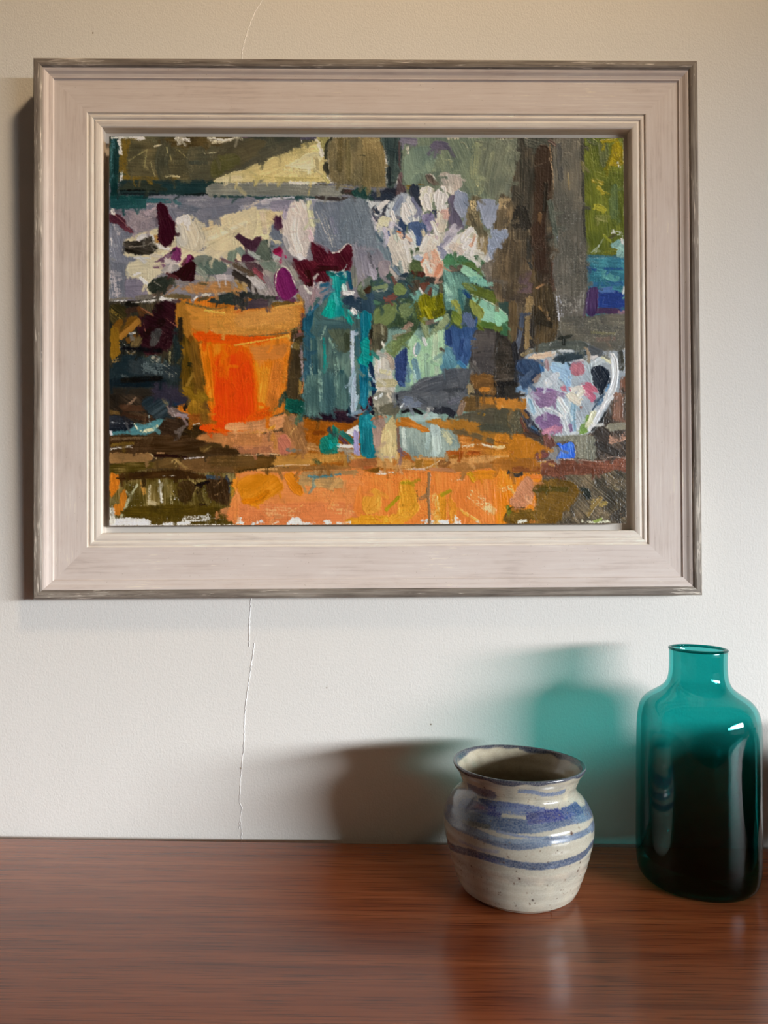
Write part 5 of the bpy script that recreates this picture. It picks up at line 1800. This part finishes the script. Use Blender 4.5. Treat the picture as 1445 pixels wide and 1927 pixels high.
relief = (PB.Z*.00016+(PB.weave-.5)*.00017+.0004)
V = np.stack([X_, CF-relief, Z_], -1).reshape(-1, 3)
ii = np.arange(PH-1)[:, None]*PW; jj = np.arange(PW-1)[None]
F = np.stack([ii+jj, ii+PW+jj, ii+PW+jj+1, ii+jj+1], -1).reshape(-1, 4)
pm = grid_mesh('oil_paint', V, F)
# pigment colours were read off under the room's light (dimmer and warmer towards the top): divide that light out again
vv = np.linspace(0, 1, PH)[:, None, None]
pig = to_linear(PB.C)*PAINT_GAIN*(np.array([1.18, 1.26, 1.38])*(1-vv)+np.array([1., 1., 1.02])*vv)
pigment(pm, np.clip(pig-PAINT_LIFT, .002, .9).reshape(-1, 3))
po = link('oil_paint', pm, mat_paint(), board, True)
po['label'] = 'thick oil paint: potted plants, teal bottle and flowered jug in orange and grey'

# ---------------------------------------------------------------- stoneware jar
jar = empty('stoneware_jar', (.1067, -.0858, TZ)); jar.scale = (.9967,)*3
tag(jar, 'squat beige stoneware jar with blue brushed bands and flared rim on the sideboard', 'jar')
JO = [(.0, .0018), (.022, .0015), (.030, .0012), (.0335, .0), (.0355, .0004), (.0378, .0022), (.0412, .0047), (.0456, .0159), (.0489, .0266), (.0519, .040), (.0526, .0475), (.0519, .0545), (.0494, .0612), (.0456, .0662), (.0415, .0700), (.0400, .0732), (.0407, .0772), (.0430, .0822), (.0459, .0866), (.0466, .0878), (.0466, .0890), (.0455, .0893)]
JI = [(.0442, .0884), (.0418, .0845), (.0390, .0790), (.0376, .0745), (.0382, .0705), (.042, .0655), (.0465, .059), (.0483, .050), (.0478, .038), (.0445, .022), (.040, .012), (.034, .0075), (.020, .006), (.0, .006)]
def even(P, step):
    P = np.asarray(P); s = np.concatenate([[0], np.cumsum(np.linalg.norm(np.diff(P, axis=0), axis=1))])
    n = int(s[-1]/step)+1; q = np.linspace(0, s[-1], n)
    return np.stack([np.interp(q, s, P[:, 0]), np.interp(q, s, P[:, 1])], 1)
PO = even(spline(JO, 8), .00045); PI_ = even(spline(JI, 8), .0007)
prof = np.concatenate([PO, PI_])
SEG = 620
def jar_wob(R, Z, th):
    k = np.clip(R/.05, 0, 1)
    R = R*(1+.006*np.sin(2*th+.6)*k+.003*np.sin(3*th+1)+.0022*np.sin(Z*900)*(Z > .004))
    Z = Z+k*np.clip(Z/.088, 0, 1)**3*(.0007*np.sin(th*1+1.2)+.0006*np.sin(2*th))
    return R, Z
jb, JV = lathe('body', prof, SEG, mat_glaze(), jar, jar_wob)
# glaze: the same brush paints the bands on the unrolled wall (u = turn about the axis from the side that faces the room, v = down from the rim)
JB = Brush(1100, 330, (166, 160, 144), 11)
rs = np.random.RandomState(5)
JB.run('T 0 0 1\n'+'p aaa390 -5,0 1105,0 1105,60 -5,60 S a0\np a0988a -5,205 1105,205 1105,230 -5,230 S d.4\np b0aa9a -5,230 1105,235 1105,335 -5,335 S a0 v.05\n'
       + 's 465672 30 0,95 150,102 330,112 d.2\ns 465672 30 800,98 950,92 1100,95 d.2\ns 546278 22 0,130 200,124 400,129 d.2\ns 546278 20 760,127 900,134 1100,130 d.2\ns 3e4c64 17 0,172 180,180 345,197\ns 3e4c64 17 750,167 900,162 1100,172\n'
       + JAR_BANDS, lambda x, y: (x, y))
for k in range(420):      # iron specks
    x, y = rs.randint(0, 1100), rs.randint(25, 328); r_ = rs.rand()
    JB.stroke(np.array((96, 78, 60) if r_ < .7 else (60, 42, 32), np.float32), .9+r_*.9, np.array([[x, y], [x+.8, y+.4]], np.float32), {'r': .3, 'h': 0})
ph0 = math.atan2(-.107, .536)          # the way towards the room's viewing side, measured as atan2(x, -y)
phi = np.arctan2(JV[:, 0], -JV[:, 1])-ph0
U = ((phi+math.pi) % (2*math.pi))/(2*math.pi)*1100
Vv = (.09-JV[:, 2])*3500
m = len(prof); row = np.repeat(np.arange(m), SEG)
lip0 = len(PO)-6; outer_end = len(PO)-1
fx = np.clip(U-.5, 0, 1098.999); fy = np.clip(Vv-.5, 0, 328.999); xa = fx.astype(int); ya = fy.astype(int); fx = (fx-xa)[:, None]; fy = (fy-ya)[:, None]
c = (JB.C[ya, xa]*(1-fx)+JB.C[ya, xa+1]*fx)*(1-fy)+(JB.C[ya+1, xa]*(1-fx)+JB.C[ya+1, xa+1]*fx)*fy
inner = row > outer_end
nz = JB.vn(U*.05, row*.2)
c[inner] = np.array((170, 160, 138))*(1+.10*(nz[inner, None]-.5))
# dark blue-grey brushed onto the lip, inside a little further here and there
lipw = (JB.vn(U*.03+40, 0*U)-.5)
lip = (row > lip0-4+lipw*7) & (row < outer_end+5+lipw*5)
fade = np.clip((np.minimum(row-(lip0-4+lipw*7), (outer_end+5+lipw*5)-row))/2., 0, 1)*(.93+.12*(nz-.5))
c = c+(np.array((44, 51, 70))-c)*(fade*lip)[:, None]
pigment(jb.data, np.clip(to_linear(c)*JAR_GAIN, 0, .9))

# ---------------------------------------------------------------- teal glass bottle
bot = empty('glass_bottle', (.2427, -.0678, TZ)); bot.scale = (.9967,)*3
tag(bot, 'tall translucent teal glass bottle with a short neck beside the jar', 'bottle')
BO = [(.0, .0016), (.028, .0010), (.0335, .0), (.0375, .0010), (.0405, .0040), (.0421, .0085), (.0429, .016), (.0432, .030), (.0433, .060), (.0433, .090), (.0431, .1095), (.0427, .1165), (.0418, .1225), (.0400, .1278), (.0366, .1322), (.0316, .1358), (.0268, .1390), (.0232, .1425), (.0212, .1470), (.0204, .1530), (.0202, .1600), (.0203, .1655), (.0204, .1675), (.0200, .1688), (.0192, .1692)]
BI = [(.0184, .1688), (.0178, .1676), (.0174, .1640), (.0174, .1540), (.0182, .1470), (.0203, .1412), (.0240, .1366), (.0290, .1330), (.0340, .1296), (.0372, .1256), (.0388, .1205), (.0396, .1150), (.0399, .1080), (.0401, .060), (.0400, .030), (.0392, .0205), (.0360, .0160), (.0290, .0142), (.0, .0136)]
bprof = spline(BO+BI, 6)
def bot_wob(R, Z, th):
    return R*(1+.0016*np.sin(2*th+.3)+.0010*np.sin(Z*120+th)), Z
bb, _ = lathe('body', bprof, 256, mat_glass(), bot, bot_wob)

LIP = [(.0196+.0013*math.cos(a), .1688+.0011*math.sin(a)) for a in np.linspace(0, 2*math.pi, 13)]
lp, _ = lathe('lip', LIP, 160, mat_glass('solid_teal_glass', 2.6), bot)
lp['label'] = 'darker rounded glass lip'

# ---------------------------------------------------------------- guessed vase, added unseen at the right to shade the wall behind the bottle
vs_ = empty('unseen_shade_vase', (.402, -.110, TZ))
tag(vs_, 'round dark brown vase right of the teal bottle, a guessed stand-in for the unseen object shading the wall', 'vase')
VO = spline([(.0, .002), (.036, .001), (.040, .0), (.046, .004), (.066, .028), (.076, .058), (.070, .088), (.050, .110), (.034, .118), (.032, .124), (.036, .130), (.0345, .1315), (.031, .130), (.0285, .123), (.030, .117), (.045, .106), (.064, .086), (.070, .058), (.060, .030), (.04, .010), (.0, .008)], 5)
VO[:, 1] *= .84
lathe('body', VO, 96, mat_plain('dark_brown_glaze', (70, 46, 32), .35), vs_)
